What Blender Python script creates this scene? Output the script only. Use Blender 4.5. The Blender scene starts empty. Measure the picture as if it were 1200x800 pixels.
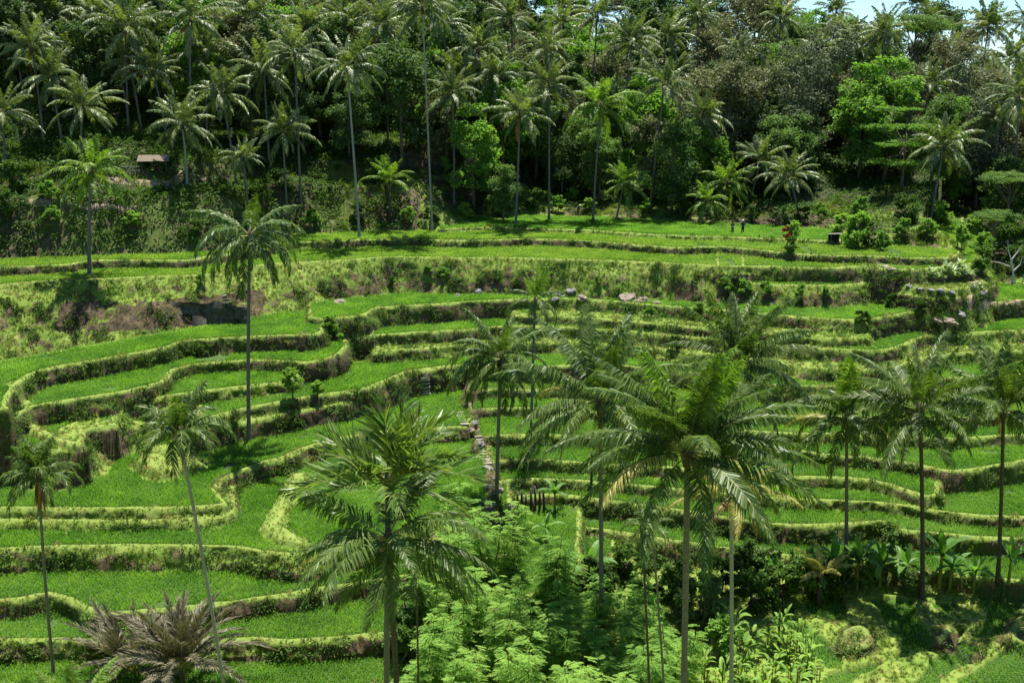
import bpy, bmesh, math, random
import numpy as np
from mathutils import Vector, Matrix

random.seed(7)
RNG = np.random.default_rng(11)
PI = math.pi
R = math.radians
C = bpy.context.scene.collection

# ------------------------------------------------------------------ camera, sky, sun, exposure
CAMZ, PITCH, FPX = 40.0, R(14.0), 1287.0
sc = bpy.context.scene
cd = bpy.data.cameras.new('camera'); cam = bpy.data.objects.new('camera', cd); C.objects.link(cam)
cam.location = (0, 0, CAMZ); cam.rotation_euler = (PI/2 - PITCH, 0, 0)
cd.sensor_width = 36.0; cd.lens = 36.0*FPX/1200.0
cd.clip_start = 0.2; cd.clip_end = 3000.0
sc.camera = cam

SUN_EL, SUN_AZ = R(75), R(16)          # azimuth: from +Y (far side) towards +X
w = bpy.data.worlds.new('World'); sc.world = w; w.use_nodes = True
nt = w.node_tree; bg = nt.nodes['Background']
sky = nt.nodes.new('ShaderNodeTexSky'); sky.sky_type = 'NISHITA'; sky.sun_disc = False
sky.sun_elevation = SUN_EL; sky.sun_rotation = SUN_AZ; sky.air_density = 0.8; sky.dust_density = 0.1; sky.ozone_density = 3.0
tint = nt.nodes.new('ShaderNodeMix'); tint.data_type = 'RGBA'; tint.blend_type = 'MULTIPLY'; tint.inputs[0].default_value = 1
tint.inputs[7].default_value = (.70, .86, 1.0, 1); nt.links.new(sky.outputs[0], tint.inputs[6]); nt.links.new(tint.outputs[2], bg.inputs[0]); bg.inputs[1].default_value = 0.085
sd = bpy.data.lights.new('sun', 'SUN'); sun = bpy.data.objects.new('sun', sd); C.objects.link(sun)
sd.energy = 5.0; sd.angle = R(0.5); sd.color = (1.0, 0.965, 0.90)
sdir = Vector((math.cos(SUN_EL)*math.sin(SUN_AZ), math.cos(SUN_EL)*math.cos(SUN_AZ), math.sin(SUN_EL)))
sun.rotation_euler = sdir.to_track_quat('Z', 'Y').to_euler()
sun.location = (0, 60, 90)
sc.view_settings.view_transform = 'Standard'; sc.view_settings.look = 'None'
sc.view_settings.exposure = 1.2; sc.view_settings.gamma = 1.0; sc.view_settings.use_curve_mapping = False
sc.cycles.max_bounces = 7; sc.cycles.diffuse_bounces = 3; sc.cycles.glossy_bounces = 2
sc.cycles.transmission_bounces = 4; sc.cycles.transparent_max_bounces = 4
sc.cycles.use_denoising = True

# ------------------------------------------------------------------ picture <-> place
CP, SP = math.cos(PITCH), math.sin(PITCH)
def ray(u, v):
    a = (u-600)/FPX; b = (400-v)/FPX
    return a, CP + b*SP, -SP + b*CP
def on_z(u, v, z):
    dx, dy, dz = ray(u, v); t = (z-CAMZ)/dz
    return (dx*t, dy*t)
def at_y(u, v, Y):
    dx, dy, dz = ray(u, v); t = Y/dy
    return (dx*t, Y, CAMZ+dz*t)

# ------------------------------------------------------------------ helpers
def link(o, parent=None):
    C.objects.link(o)
    if parent is not None: o.parent = parent
    return o
def np_mesh(name, V, polys, mats, midx=None, smooth=False, attrs=None):
    """polys: list of int arrays (n,k)"""
    me = bpy.data.meshes.new(name)
    V = np.asarray(V, np.float32)
    me.vertices.add(len(V)); me.vertices.foreach_set('co', V.ravel())
    nl = sum(p.size for p in polys); npoly = sum(len(p) for p in polys)
    me.loops.add(nl); me.polygons.add(npoly)
    me.loops.foreach_set('vertex_index', np.concatenate([p.ravel() for p in polys]).astype(np.int32))
    tot = np.concatenate([np.full(len(p), p.shape[1]) for p in polys]).astype(np.int32)
    st = np.concatenate([[0], np.cumsum(tot)[:-1]]).astype(np.int32)
    me.polygons.foreach_set('loop_start', st)
    try: me.polygons.foreach_set('loop_total', tot)
    except Exception: pass
    for m in mats: me.materials.append(m)
    if midx is not None: me.polygons.foreach_set('material_index', np.asarray(midx, np.int32))
    if smooth: me.polygons.foreach_set('use_smooth', np.ones(npoly, bool))
    if attrs:
        for k, a in attrs.items():
            at = me.attributes.new(k, 'FLOAT', 'POINT'); at.data.foreach_set('value', np.asarray(a, np.float32))
    me.update(calc_edges=True); me.validate()
    return me
class MB:
    """collects shapes and makes ONE mesh of them"""
    def __init__(s): s.v = []; s.f = []; s.m = []; s.r = []
    def add(s, V, F, m=0, r=None):
        b = len(s.v); s.v += [tuple(p) for p in V]; s.f += [tuple(i+b for i in f) for f in F]; s.m += [m]*len(F)
        s.r += [random.random() if r is None else r]*len(V)
    def box(s, c, d, rz=0, m=0, jit=0, tilt=0):
        V = []
        for sx in (-1, 1):
            for sy in (-1, 1):
                for sz in (-1, 1):
                    p = Vector((sx*d[0]/2, sy*d[1]/2, sz*d[2]/2))
                    if jit: p += Vector([random.uniform(-jit, jit) for _ in range(3)])
                    if tilt: p.rotate(Matrix.Rotation(tilt, 3, 'X'))
                    p.rotate(Matrix.Rotation(rz, 3, 'Z')); V.append(p + Vector(c))
        s.add(V, [(0,1,3,2),(4,6,7,5),(0,4,5,1),(2,3,7,6),(0,2,6,4),(1,5,7,3)], m)
    def tube(s, pts, rad, n=6, m=0, cap=True, bump=0):
        pts = [Vector(p) for p in pts]; V = []; F = []
        for i, p in enumerate(pts):
            t = (pts[min(i+1, len(pts)-1)] - pts[max(i-1, 0)]).normalized()
            a = t.cross(Vector((0, 0, 1))) if abs(t.z) < .99 else t.cross(Vector((1, 0, 0)))
            a.normalize(); b = t.cross(a); r = rad[i] if hasattr(rad, '__len__') else rad
            for j in range(n):
                an = 2*PI*j/n; rr = r*(1+random.uniform(-bump, bump)); V.append(p + a*math.cos(an)*rr + b*math.sin(an)*rr)
        for i in range(len(pts)-1):
            for j in range(n):
                F.append((i*n+j, i*n+(j+1) % n, (i+1)*n+(j+1) % n, (i+1)*n+j))
        if cap: F.append(tuple(range(n))[::-1]); F.append(tuple(range((len(pts)-1)*n, len(pts)*n)))
        s.add(V, F, m)
    def ball(s, c, r, m=0, seg=6, rings=4, sq=(1, 1, 1), jit=0):
        V = [Vector(c)+Vector((0, 0, -r*sq[2]))]; F = []
        for i in range(1, rings):
            ph = -PI/2 + PI*i/rings
            for j in range(seg):
                k = r*(1+random.uniform(-jit, jit)); an = 2*PI*j/seg
                V.append(Vector(c)+Vector((k*math.cos(ph)*math.cos(an)*sq[0], k*math.cos(ph)*math.sin(an)*sq[1], k*math.sin(ph)*sq[2])))
        V.append(Vector(c)+Vector((0, 0, r*sq[2]))); L = len(V)-1
        for j in range(seg):
            F.append((0, 1+(j+1) % seg, 1+j)); F.append((L, L-seg+j, L-seg+(j+1) % seg))
        for i in range(rings-2):
            for j in range(seg):
                a = 1+i*seg+j; b = 1+i*seg+(j+1) % seg; F.append((a, b, b+seg, a+seg))
        s.add(V, F, m)
    def mesh(s, name, mats, smooth=False):
        me = bpy.data.meshes.new(name); me.from_pydata(s.v, [], s.f)
        for mt in mats: me.materials.append(mt)
        me.polygons.foreach_set('material_index', s.m)
        if smooth: me.polygons.foreach_set('use_smooth', [True]*len(s.f))
        at = me.attributes.new('rnd', 'FLOAT', 'POINT'); at.data.foreach_set('value', s.r)
        me.update(); return me
    def obj(s, name, mats, parent=None, smooth=False):
        return link(bpy.data.objects.new(name, s.mesh(name, mats, smooth)), parent)
def thing(name, label, cat, loc, rz=0, group=None, scale=1.0):
    o = bpy.data.objects.new(name, None); C.objects.link(o); o.empty_display_size = .3
    o.location = loc; o.rotation_euler = (0, 0, rz); o.scale = (scale,)*3
    o['label'] = label; o['category'] = cat
    if group: o['group'] = group
    return o
def tag(o, label=None, cat=None, group=None, kind=None):
    if label: o['label'] = label
    if cat: o['category'] = cat
    if group: o['group'] = group
    if kind: o['kind'] = kind
    return o
def part(name, me, parent, loc=(0, 0, 0), rot=(0, 0, 0), scale=(1, 1, 1)):
    o = bpy.data.objects.new(name, me); C.objects.link(o); o.parent = parent
    o.location = loc; o.rotation_euler = rot; o.scale = scale
    return o

# value noise
_tab = RNG.random((256, 256))
def vnoise(x, y, s, seed=0):
    x = np.asarray(x, float)/s + seed*17.13 + 1000; y = np.asarray(y, float)/s + seed*7.77 + 1000
    xi = np.floor(x).astype(int); yi = np.floor(y).astype(int); fx = x-xi; fy = y-yi
    fx = fx*fx*(3-2*fx); fy = fy*fy*(3-2*fy)
    g = lambda a, b: _tab[a & 255, b & 255]
    return (g(xi, yi)*(1-fx)+g(xi+1, yi)*fx)*(1-fy)+(g(xi, yi+1)*(1-fx)+g(xi+1, yi+1)*fx)*fy - .5

# ------------------------------------------------------------------ materials
def new_mat(name):
    m = bpy.data.materials.new(name); m.use_nodes = True
    return m, m.node_tree, m.node_tree.nodes, m.node_tree.links
def ramp(n, l, fac, stops):
    r = n.new('ShaderNodeValToRGB'); e = r.color_ramp.elements
    while len(e) < len(stops): e.new(0.5)
    for i, (p, c) in enumerate(stops): e[i].position = p; e[i].color = (*c, 1)
    l.new(fac, r.inputs[0]); return r.outputs[0]
def noise(n, l, scale, detail=3, rough=.6, coord=None):
    t = n.new('ShaderNodeTexNoise'); t.inputs['Scale'].default_value = scale; t.inputs['Detail'].default_value = detail
    t.inputs['Roughness'].default_value = rough
    if coord is not None: l.new(coord, t.inputs['Vector'])
    return t.outputs['Fac']
def mixc(n, l, fac, a, b, mode='MIX'):
    x = n.new('ShaderNodeMix'); x.data_type = 'RGBA'; x.blend_type = mode
    if isinstance(fac, (int, float)): x.inputs[0].default_value = fac
    else: l.new(fac, x.inputs[0])
    for s, i in ((a, 6), (b, 7)):
        if isinstance(s, tuple): x.inputs[i].default_value = (*s, 1)
        else: l.new(s, x.inputs[i])
    return x.outputs[2]
def maths(n, l, op, a, b=None, clamp=False):
    x = n.new('ShaderNodeMath'); x.operation = op; x.use_clamp = clamp
    for s, i in ((a, 0), (b, 1)):
        if s is None: continue
        if isinstance(s, (int, float)): x.inputs[i].default_value = s
        else: l.new(s, x.inputs[i])
    return x.outputs[0]
def leaf_mat(name, dark, light, rough=.45, trans=.35, spec=.5, inst=.6, tcol=None, patch=0):
    """leaf: colour varies leaf by leaf (attribute rnd) and plant by plant"""
    m, t, n, l = new_mat(name); p = n['Principled BSDF']
    at = n.new('ShaderNodeAttribute'); at.attribute_name = 'rnd'
    oi = n.new('ShaderNodeObjectInfo')
    f = maths(n, l, 'ADD', maths(n, l, 'MULTIPLY', at.outputs['Fac'], 1-inst), maths(n, l, 'MULTIPLY', oi.outputs['Random'], inst))
    if patch:      # whole patches of plants greener or yellower than the next
        pn = noise(n, l, .28, 3, .6, oi.outputs['Location']); f = maths(n, l, 'ADD', f, maths(n, l, 'MULTIPLY', maths(n, l, 'SUBTRACT', pn, .5), patch*3.2), True)
    col = ramp(n, l, f, [(0.0, dark), (0.55, tuple((a+b)/2 for a, b in zip(dark, light))), (1.0, light)])
    l.new(col, p.inputs['Base Color']); p.inputs['Roughness'].default_value = rough
    p.inputs['Specular IOR Level'].default_value = spec
    tr = n.new('ShaderNodeBsdfTranslucent')
    tc = mixc(n, l, 1.0, col, tcol or (1.6, 1.9, .55), 'MULTIPLY'); l.new(tc, tr.inputs[0])
    mx = n.new('ShaderNodeMixShader'); mx.inputs[0].default_value = trans
    l.new(p.outputs[0], mx.inputs[1]); l.new(tr.outputs[0], mx.inputs[2]); l.new(mx.outputs[0], n['Material Output'].inputs[0])
    return m
def plain_mat(name, c1, c2, scale=6, rough=.85, bump=.3, stretch=None):
    m, t, n, l = new_mat(name); p = n['Principled BSDF']
    tc = n.new('ShaderNodeTexCoord'); co = tc.outputs['Object']
    if stretch:
        mp = n.new('ShaderNodeMapping'); mp.inputs['Scale'].default_value = stretch; l.new(co, mp.inputs[0]); co = mp.outputs[0]
    f = noise(n, l, scale, 5, .65, co)
    l.new(ramp(n, l, f, [(.3, c1), (.7, c2)]), p.inputs['Base Color']); p.inputs['Roughness'].default_value = rough
    p.inputs['Specular IOR Level'].default_value = .25
    if bump:
        b = n.new('ShaderNodeBump'); b.inputs['Strength'].default_value = bump; b.inputs['Distance'].default_value = .05
        l.new(f, b.inputs['Height']); l.new(b.outputs[0], p.inputs['Normal'])
    return m

def terrain_mat():
    m, t, n, l = new_mat('terrace_ground'); p = n['Principled BSDF']
    tc = n.new('ShaderNodeTexCoord'); co = tc.outputs['Object']
    def A(k):
        a = n.new('ShaderNodeAttribute'); a.attribute_name = k; return a.outputs['Fac']
    big = noise(n, l, .18, 4, .6, co); mid = noise(n, l, .9, 5, .65, co); fine = noise(n, l, 6, 4, .7, co)
    grass = ramp(n, l, mid, [(.3, (.10, .17, .022)), (.5, (.17, .24, .035)), (.68, (.26, .29, .065)), (.8, (.32, .28, .11))])
    grass = mixc(n, l, maths(n, l, 'MULTIPLY', fine, .35), grass, (.035, .07, .01))
    soil = ramp(n, l, mid, [(.3, (.022, .017, .010)), (.5, (.065, .047, .025)), (.7, (.15, .11, .06)), (.85, (.27, .20, .12))])
    mud = ramp(n, l, fine, [(.3, (.03, .06, .012)), (.7, (.06, .11, .02))])
    grass = mixc(n, l, maths(n, l, 'MULTIPLY', A('face'), .8), grass, ramp(n, l, fine, [(.3, (.018, .032, .008)), (.7, (.06, .085, .02))]))   # steep fronts darkened to a moss green, shade put into the colour
    sm = maths(n, l, 'ADD', A('soil'), maths(n, l, 'MULTIPLY', maths(n, l, 'SUBTRACT', mid, .5), 1.9), True)
    sm = ramp(n, l, sm, [(.4, (0, 0, 0)), (.6, (1, 1, 1))])
    col = mixc(n, l, sm, grass, soil)
    # bund crests carry a dry, trodden yellow-green
    bn = mixc(n, l, maths(n, l, 'MULTIPLY', A('bund'), .6), col, (.18, .23, .05))
    col = mixc(n, l, A('mud'), bn, mud)
    col = mixc(n, l, A('litter_shade'), col, ramp(n, l, mid, [(.35, (.02, .03, .010)), (.55, (.045, .055, .018)), (.78, (.12, .09, .045))]))
    l.new(col, p.inputs['Base Color']); p.inputs['Roughness'].default_value = .9; p.inputs['Specular IOR Level'].default_value = .2
    b = n.new('ShaderNodeBump'); b.inputs['Strength'].default_value = .8; b.inputs['Distance'].default_value = .25
    l.new(maths(n, l, 'ADD', mid, maths(n, l, 'MULTIPLY', fine, .4)), b.inputs['Height']); l.new(b.outputs[0], p.inputs['Normal'])
    return m

M = {}
M['ground'] = terrain_mat()
M['rice'] = leaf_mat('rice_leaf', (.065,.17,.016), (.20,.345,.038), 0.6, 0.4, 0.12, 0.5, patch=.8)
M['grass'] = leaf_mat('grass_blade', (.075,.13,.016), (.23,.285,.055), 0.7, 0.28, 0.1, 0.75, patch=.6)
M['straw'] = leaf_mat('straw_blade', (.17,.145,.05), (.38,.31,.15), 0.7, 0.25, 0.1, 0.7)
M['weed'] = leaf_mat('weed_leaf', (.018,.045,.007), (.085,.155,.022), 0.65, 0.22, 0.1, 0.6)
M['palm'] = leaf_mat('palm_leaf', (.032,.072,.012), (.135,.185,.04), 0.45, 0.3, 0.3, 0.2)
M['palm_stiff'] = leaf_mat('stiff_palm_leaf', (.035,.085,.014), (.19,.24,.06), 0.42, 0.32, 0.4, 0.15)
M['rice_pale'] = leaf_mat('pale_rice_leaf', (.10,.21,.022), (.28,.37,.06), 0.6, 0.4, 0.12, 0.5, patch=.7)
M['palm_bright'] = leaf_mat('bright_palm_leaf', (.07,.14,.016), (.21,.28,.05), 0.45, 0.38, 0.3, 0.2)
M['palm_far'] = leaf_mat('far_palm_leaf', (.05,.085,.022), (.24,.27,.11), 0.45, 0.28, 0.35, 0.6)
M['palm_yellow'] = leaf_mat('yellowing_palm_leaf', (.20, .20, .035), (.38, .32, .09), .45, .3, .4, .2)
M['palm_dead'] = leaf_mat('dead_palm_leaf', (.14, .075, .035), (.34, .16, .07), .7, .15, .2, .3, (1.1, .9, .6))
M['palm_grey'] = leaf_mat('grey_palm_leaf', (.09, .085, .045), (.28, .25, .16), .6, .15, .3, .15, (1.1, 1.1, .6))
M['rachis'] = plain_mat('frond_stalk', (.16, .17, .05), (.34, .32, .12), 8, .5, 0)
M['trunk'] = plain_mat('palm_trunk', (.07, .06, .05), (.2, .18, .155), 5, .9, .5, (1, 1, 6))
M['trunk_pale'] = plain_mat('pale_palm_trunk', (.16, .15, .13), (.34, .32, .28), 4, .85, .4, (1, 1, 5))
M['trunk_dark'] = plain_mat('dark_trunk', (.03, .024, .017), (.10, .08, .06), 5, .9, .5, (1, 1, 4))
M['bark'] = plain_mat('bark', (.06, .045, .03), (.17, .14, .10), 4, .9, .5)
M['deadwood'] = plain_mat('bleached_wood', (.35, .32, .27), (.6, .57, .5), 4, .8, .3)
M['coconut'] = plain_mat('coconut', (.08, .13, .02), (.22, .2, .05), 3, .5, 0)
M['flower'] = leaf_mat('palm_flower', (.20, .22, .04), (.38, .38, .10), .6, .3, .3, .1)
M['tree_dark'] = leaf_mat('dark_tree_leaf', (.03,.06,.018), (.11,.175,.05), 0.6, 0.25, 0.12, 0.4)
M['tree_mid'] = leaf_mat('mid_tree_leaf', (.045,.09,.022), (.15,.23,.06), 0.6, 0.3, 0.12, 0.4)
M['tree_bright'] = leaf_mat('bright_tree_leaf', (.07,.15,.02), (.2,.33,.06), 0.6, 0.38, 0.12, 0.3)
M['tree_olive'] = leaf_mat('olive_tree_leaf', (.075,.09,.035), (.21,.225,.095), 0.6, 0.25, 0.12, 0.3, (1.2,1.2,.8))
M['tree_grey'] = leaf_mat('greybrown_tree_leaf', (.055,.072,.034), (.17,.20,.095), 0.65, 0.2, 0.12, 0.3, (1.1,1.2,.8))
M['tree_lime'] = leaf_mat('lime_leaf', (.10,.2,.025), (.28,.4,.075), 0.6, 0.4, 0.15, 0.4)
M['feather'] = leaf_mat('feathery_leaf', (.075,.18,.02), (.25,.38,.07), 0.6, 0.4, 0.12, 0.35)
M['banana'] = leaf_mat('banana_leaf', (.05,.13,.02), (.14,.26,.055), 0.5, 0.4, 0.2, 0.4)
M['pandan'] = leaf_mat('pale_strap_leaf', (.16, .24, .10), (.42, .48, .28), .45, .25, .5, .3)
M['red_leaf'] = leaf_mat('crimson_leaf', (.14, .008, .006), (.36, .03, .02), .45, .25, .4, .2, (1.4, .5, .4))
M['rock'] = plain_mat('grey_rock', (.06, .055, .05), (.26, .25, .23), 2.2, .8, .8)
M['rock_pink'] = plain_mat('pinkish_rock', (.11, .085, .062), (.28, .22, .165), 1.6, .85, .8)
M['stone'] = plain_mat('step_stone', (.14, .125, .085), (.32, .29, .21), 5, .9, .5)
M['earth_path'] = plain_mat('pale_earth', (.17, .12, .075), (.34, .26, .17), 3, .95, .4)
M['wood'] = plain_mat('weathered_wood', (.08, .06, .04), (.2, .16, .11), 6, .85, .4, (1, 1, 5))
M['roof_pale'] = plain_mat('pale_roof', (.16, .15, .12), (.38, .35, .29), 5, .7, .3)
M['paint_red'] = plain_mat('orange_red_paint', (.28, .07, .05), (.42, .13, .09), 5, .7, .1)
M['dark'] = plain_mat('dark_boards', (.015, .013, .011), (.04, .035, .03), 5, .9, .2)
M['skin'] = plain_mat('skin', (.22, .11, .06), (.28, .15, .085), 5, .6, 0)
M['cloth_white'] = plain_mat('white_cloth', (.62, .62, .6), (.75, .75, .73), 5, .9, 0)
M['cloth_brown'] = plain_mat('brown_cloth', (.10, .06, .035), (.18, .11, .06), 5, .9, 0)
M['cloth_blue'] = plain_mat('navy_cloth', (.015, .03, .06), (.03, .055, .09), 5, .9, 0)
M['cloth_dark'] = plain_mat('dark_cloth', (.015, .02, .018), (.04, .045, .035), 5, .9, 0)
M['hair'] = plain_mat('black_hair', (.01, .008, .006), (.02, .016, .012), 5, .6, 0)
M['hat'] = plain_mat('pale_straw_hat', (.5, .47, .36), (.68, .64, .52), 8, .8, 0)

# ------------------------------------------------------------------ the terraced valley side
# every terrace: level z, steepness of its front, outline of its outer edge, how far the level ground runs back
TER = []
def terrace(z, s, lip, back=16, crop='rice', label=None, closed=False, wob=.35):
    P = [on_z(u, v, z) for u, v in lip]
    # smooth (Catmull-Rom) and wobble a little
    Q = []
    n = len(P)
    for i in range(n-1):
        p0 = P[max(i-1, 0)]; p1 = P[i]; p2 = P[i+1]; p3 = P[min(i+2, n-1)]
        seg = max(2, int(math.dist(p1, p2)/1.6))
        for k in range(seg):
            t = k/seg
            Q.append([.5*((2*b)+(-a+c)*t+(2*a-5*b+4*c-d)*t*t+(-a+3*b-3*c+d)*t**3) for a, b, c, d in zip(p0, p1, p2, p3)])
    Q.append(list(P[-1])); Q = np.array(Q)
    if not closed:
        Q = np.vstack([Q, [Q[-1, 0]*(1+back/Q[-1, 1]), Q[-1, 1]+back], [Q[0, 0]*(1+back/Q[0, 1]), Q[0, 1]+back]])
    TER.append(dict(z=z, s=s, P=Q, crop=crop, label=label, wob=wob, back=back))
S = 5.5
terrace(19.0, S, [(512,270),(540,268),(600,267),(632,269),(700,271),(750,275),(800,277),(870,279),(930,281),(975,283),(990,280)], 40,
        label='rice on the topmost field below the forest edge where two people stand')
terrace(18.5, S, [(-120,322),(-40,318),(0,315),(85,310),(110,306),(220,306),(240,302),(300,295),(325,288),(345,284),(380,285),(420,282),(500,282),(560,283),(600,281),(640,281),(700,284),(760,289),(800,291),(850,290),(900,295),(960,300),(1030,301),(1060,303),(1112,303),(1125,298)], 40,
        label='rice on the narrow second terrace just under the top field')
terrace(17.6, .85, [(-120,342),(-40,338),(0,335),(55,330),(110,328),(160,326),(245,322),(300,312),(340,309)], 30,
        label='shaded left end of the long rice terrace above the high grassy bank')
terrace(17.6, 1.28, [(262,319),(300,312),(330,309),(360,308),(400,306),(460,302),(520,303),(600,303),(700,306),(750,308),(800,310),(850,313),(872,312)], 40,
        label='bright rice on the long terrace above the high grassy bank')
terrace(17.6, 3.2, [(838,312),(850,313),(900,313),(960,315),(1000,314),(1015,312)], 30, label='rice at the right end of the long terrace above a short pale strip')
terrace(17.6, 2.2, [(985,314),(1020,313),(1040,316),(1075,316),(1105,314),(1130,312),(1148,306)], 30, label='small pale rice plot below the stone steps at the upper right')
terrace(16.0, 2.0, [(1060,336),(1090,340),(1120,340),(1145,334),(1160,326)], 7, crop='grass')
terrace(15.9, 1.29, [(850,329),(900,334),(980,335),(1020,332),(1045,326)], 9, label='short strip of pale rice halfway up the grassy bank')
terrace(13.7, 3.4, [(362,372),(385,374),(430,369),(440,362),(480,359),(530,356),(560,354),(600,352),(640,351),(675,351),(720,354),(800,361),(850,365),(900,369),(950,373),(1000,376),(1022,375),(1060,368),(1130,361),(1170,355),(1200,352),(1290,350)], 26,
        label='thin curving strip of rice at the foot of the high grassy bank')
terrace(11.6, 3.4, [(412,396),(430,394),(480,391),(550,387),(600,383),(660,384),(720,388),(800,395),(850,400),(900,405),(960,409),(1030,412),(1060,404),(1090,393),(1130,391),(1200,388),(1290,385)], 20,
        label='rice on the second curving terrace under the high grassy bank')
terrace(10.45, 2.6, [(440,413),(500,409),(560,405),(640,402),(720,405),(800,413),(900,425),(960,433),(1040,433),(1085,420),(1150,413),(1290,409)], 10, crop='grass')
terrace(12.5, 3, [(600,371),(660,372),(720,376),(800,383),(900,392),(960,397),(1020,396)], 6, crop='grass')
terrace(6.05, 3, [(-120,614),(-40,612),(0,611),(100,612),(200,611),(258,607),(276,598)], 8, crop='grass')
terrace(8.4, 3, [(232,506),(262,500),(300,492),(345,484),(400,474),(440,464)], 7, crop='grass')
terrace(9.3, 2.6, [(232,494),(262,486),(300,477),(345,469),(380,463),(420,458),(445,450),(468,440),(485,435),(545,429),(620,432),(700,428),(800,437),(880,447),(905,452),(975,454),(1040,452),(1100,445),(1200,440),(1290,438)], 18,
        label='rice on the winding terrace that runs under the two round bushes')
terrace(7.7, 4.6, [(546,466),(560,459),(620,458),(700,462),(800,475),(900,487),(990,490),(1080,492),(1150,490),(1290,486)], 14, label='rice on the terrace behind the crowns of the right hand palms')
terrace(6.9, 4.6, [(549,492),(563,481),(640,480),(750,490),(850,503),(900,508),(980,510),(1050,513),(1120,515),(1180,512),(1290,508)], 12, label='bright rice behind the trunk of the middle palm')
terrace(6.05, 5.5, [(557,524),(571,513),(640,511),(750,515),(850,521),(900,525),(960,533),(1020,538),(1060,543),(1100,551),(1120,553),(1160,549),(1195,542),(1290,533)], 14,
        label='rice on the terrace bulging out behind the two right hand palm trunks')
terrace(5.1, 4.6, [(561,552),(583,541),(640,541),(700,545),(800,550),(900,559),(970,561),(1020,564),(1050,572),(1085,583),(1100,580)], 12, label='narrow rice strip under the bulging terrace')
terrace(4.2, 5.5, [(570,578),(592,565),(640,563),(690,566),(800,575),(880,582),(920,586),(970,588),(1030,591),(1080,597),(1120,603),(1200,608),(1290,608)], 16, label='rice with a pale bund crossing behind the right hand palm trunks')
terrace(3.4, 5.5, [(574,600),(600,586),(640,581),(690,585),(800,600),(900,615),(960,617),(1035,613),(1045,621),(1100,627),(1165,632),(1210,632),(1290,630)], 14, label='rice on the second lowest terrace right of the big palms')
terrace(1.9, 4.6, [(560,622),(620,614),(700,622),(800,637),(900,650),(1000,657),(1060,667),(1110,674),(1165,680),(1210,682),(1290,680)], 16, label='rice on the lowest terrace behind the banana plants')
# the left hand bays
terrace(13.0, 5.5, [(-120,500),(-40,484),(0,480),(9,477),(12,462),(40,438),(100,425),(165,414),(201,406),(209,402),(250,398),(330,394),(368,393),(380,388)], 13,
        label='broad rice terrace sweeping left below the dark rock wall')
terrace(11.4, 4.6, [(12,500),(18,490),(32,480),(55,474),(100,467),(150,459),(188,449),(198,441),(206,433),(240,427),(300,423),(345,425),(372,424),(397,416),(408,404)], 12,
        label='crescent of rice inside the left hand bay')
terrace(10.35, 1.6, [(182,468),(210,463),(250,458),(300,452),(338,447),(350,438)], 9, label='small rice patch left of the two round bushes')
terrace(9.6, 1.25, [(70,526),(90,514),(104,504),(126,495),(146,490)], 5, crop='grass')
terrace(9.6, 4.6, [(-120,530),(-40,527),(30,527),(84,530),(92,524),(100,508),(118,496)], 6, label='little rice pocket enclosed by the looping bund at far left')
terrace(6.7, 3.0, [(-120,600),(-40,598),(0,597),(100,597),(200,597),(255,594),(266,588),(252,573),(274,557),(305,544),(330,538),(370,522),(440,508),(548,500),(556,490)], 22,
        label='wide dark green rice basin at left centre')
terrace(5.4, 1.9, [(-120,648),(0,645),(60,642),(100,642),(200,641),(280,643),(310,649),(350,651),(400,644),(480,624),(560,603),(575,590)], 20,
        label='rice on the terrace crossed by the two slender left hand trunks')
terrace(3.8, 5.5, [(-120,710),(0,706),(45,699),(60,699),(85,705),(104,716),(125,722),(200,715),(290,705),(355,695),(430,684),(520,668),(600,650)], 18,
        label='rice on the wavy terrace above the grey feathery palm')
terrace(2.6, 4.6, [(-120,754),(0,752),(100,752),(200,755),(280,751),(350,753),(440,745),(540,728),(620,700),(680,680)], 18, label='rice on the low terrace behind the grey feathery palm')
terrace(1.3, 5.5, [(-120,815),(0,812),(100,810),(200,812),(300,812),(440,806),(560,790),(660,750),(720,720)], 18, label='rice at the bottom edge beside the foreground palm trunks')
# near ground at the lower right: small odd shaped steps
terrace(1.1, 1.6, [(1072,716),(1084,710),(1098,724),(1116,728),(1112,742),(1100,750),(1084,740),(1072,716)], closed=True, crop='grass')
terrace(1.1, 1.6, [(990,738),(1008,732),(1022,746),(1016,758),(998,762),(986,752),(990,738)], closed=True, crop='grass')
terrace(1.05, 1.6, [(1124,752),(1138,750),(1146,760),(1134,766),(1124,752)], closed=True, crop='grass')
terrace(1.15, 1.6, [(1182,746),(1186,728),(1204,720),(1240,720),(1240,754),(1200,756),(1182,746)], closed=True, crop='grass')
BASEZ = 0.35
PLOTS = [  # outlines of the small rice plots on the valley floor, grass and earth between them
    [(945,703),(966,697),(988,703),(992,722),(982,736),(962,728),(944,718)],
    [(905,712),(932,714),(936,729),(955,742),(972,756),(986,772),(988,782),(972,788),(950,770),(928,748),(905,732)],
    [(1018,704),(1070,705),(1070,718),(1077,742),(1094,756),(1093,765),(1072,771),(1044,777),(1028,785),(1000,800),(985,820),(940,820),(972,792),(1000,787),(1037,779),(1054,768),(1057,752),(1041,741),(1032,722)],
    [(1092,708),(1118,708),(1122,716),(1108,722),(1096,716)],
    [(1144,700),(1215,698),(1215,714),(1193,720),(1178,730),(1176,748),(1160,752),(1140,750),(1136,744),(1152,731),(1157,718)],
    [(1088,776),(1110,766),(1122,765),(1135,770),(1145,769),(1158,764),(1138,779),(1116,789),(1103,800),(1096,820),(1055,820),(1084,790)],
    [(1124,800),(1152,783),(1174,765),(1215,759),(1240,790),(1240,840),(1090,840)],
]
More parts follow.
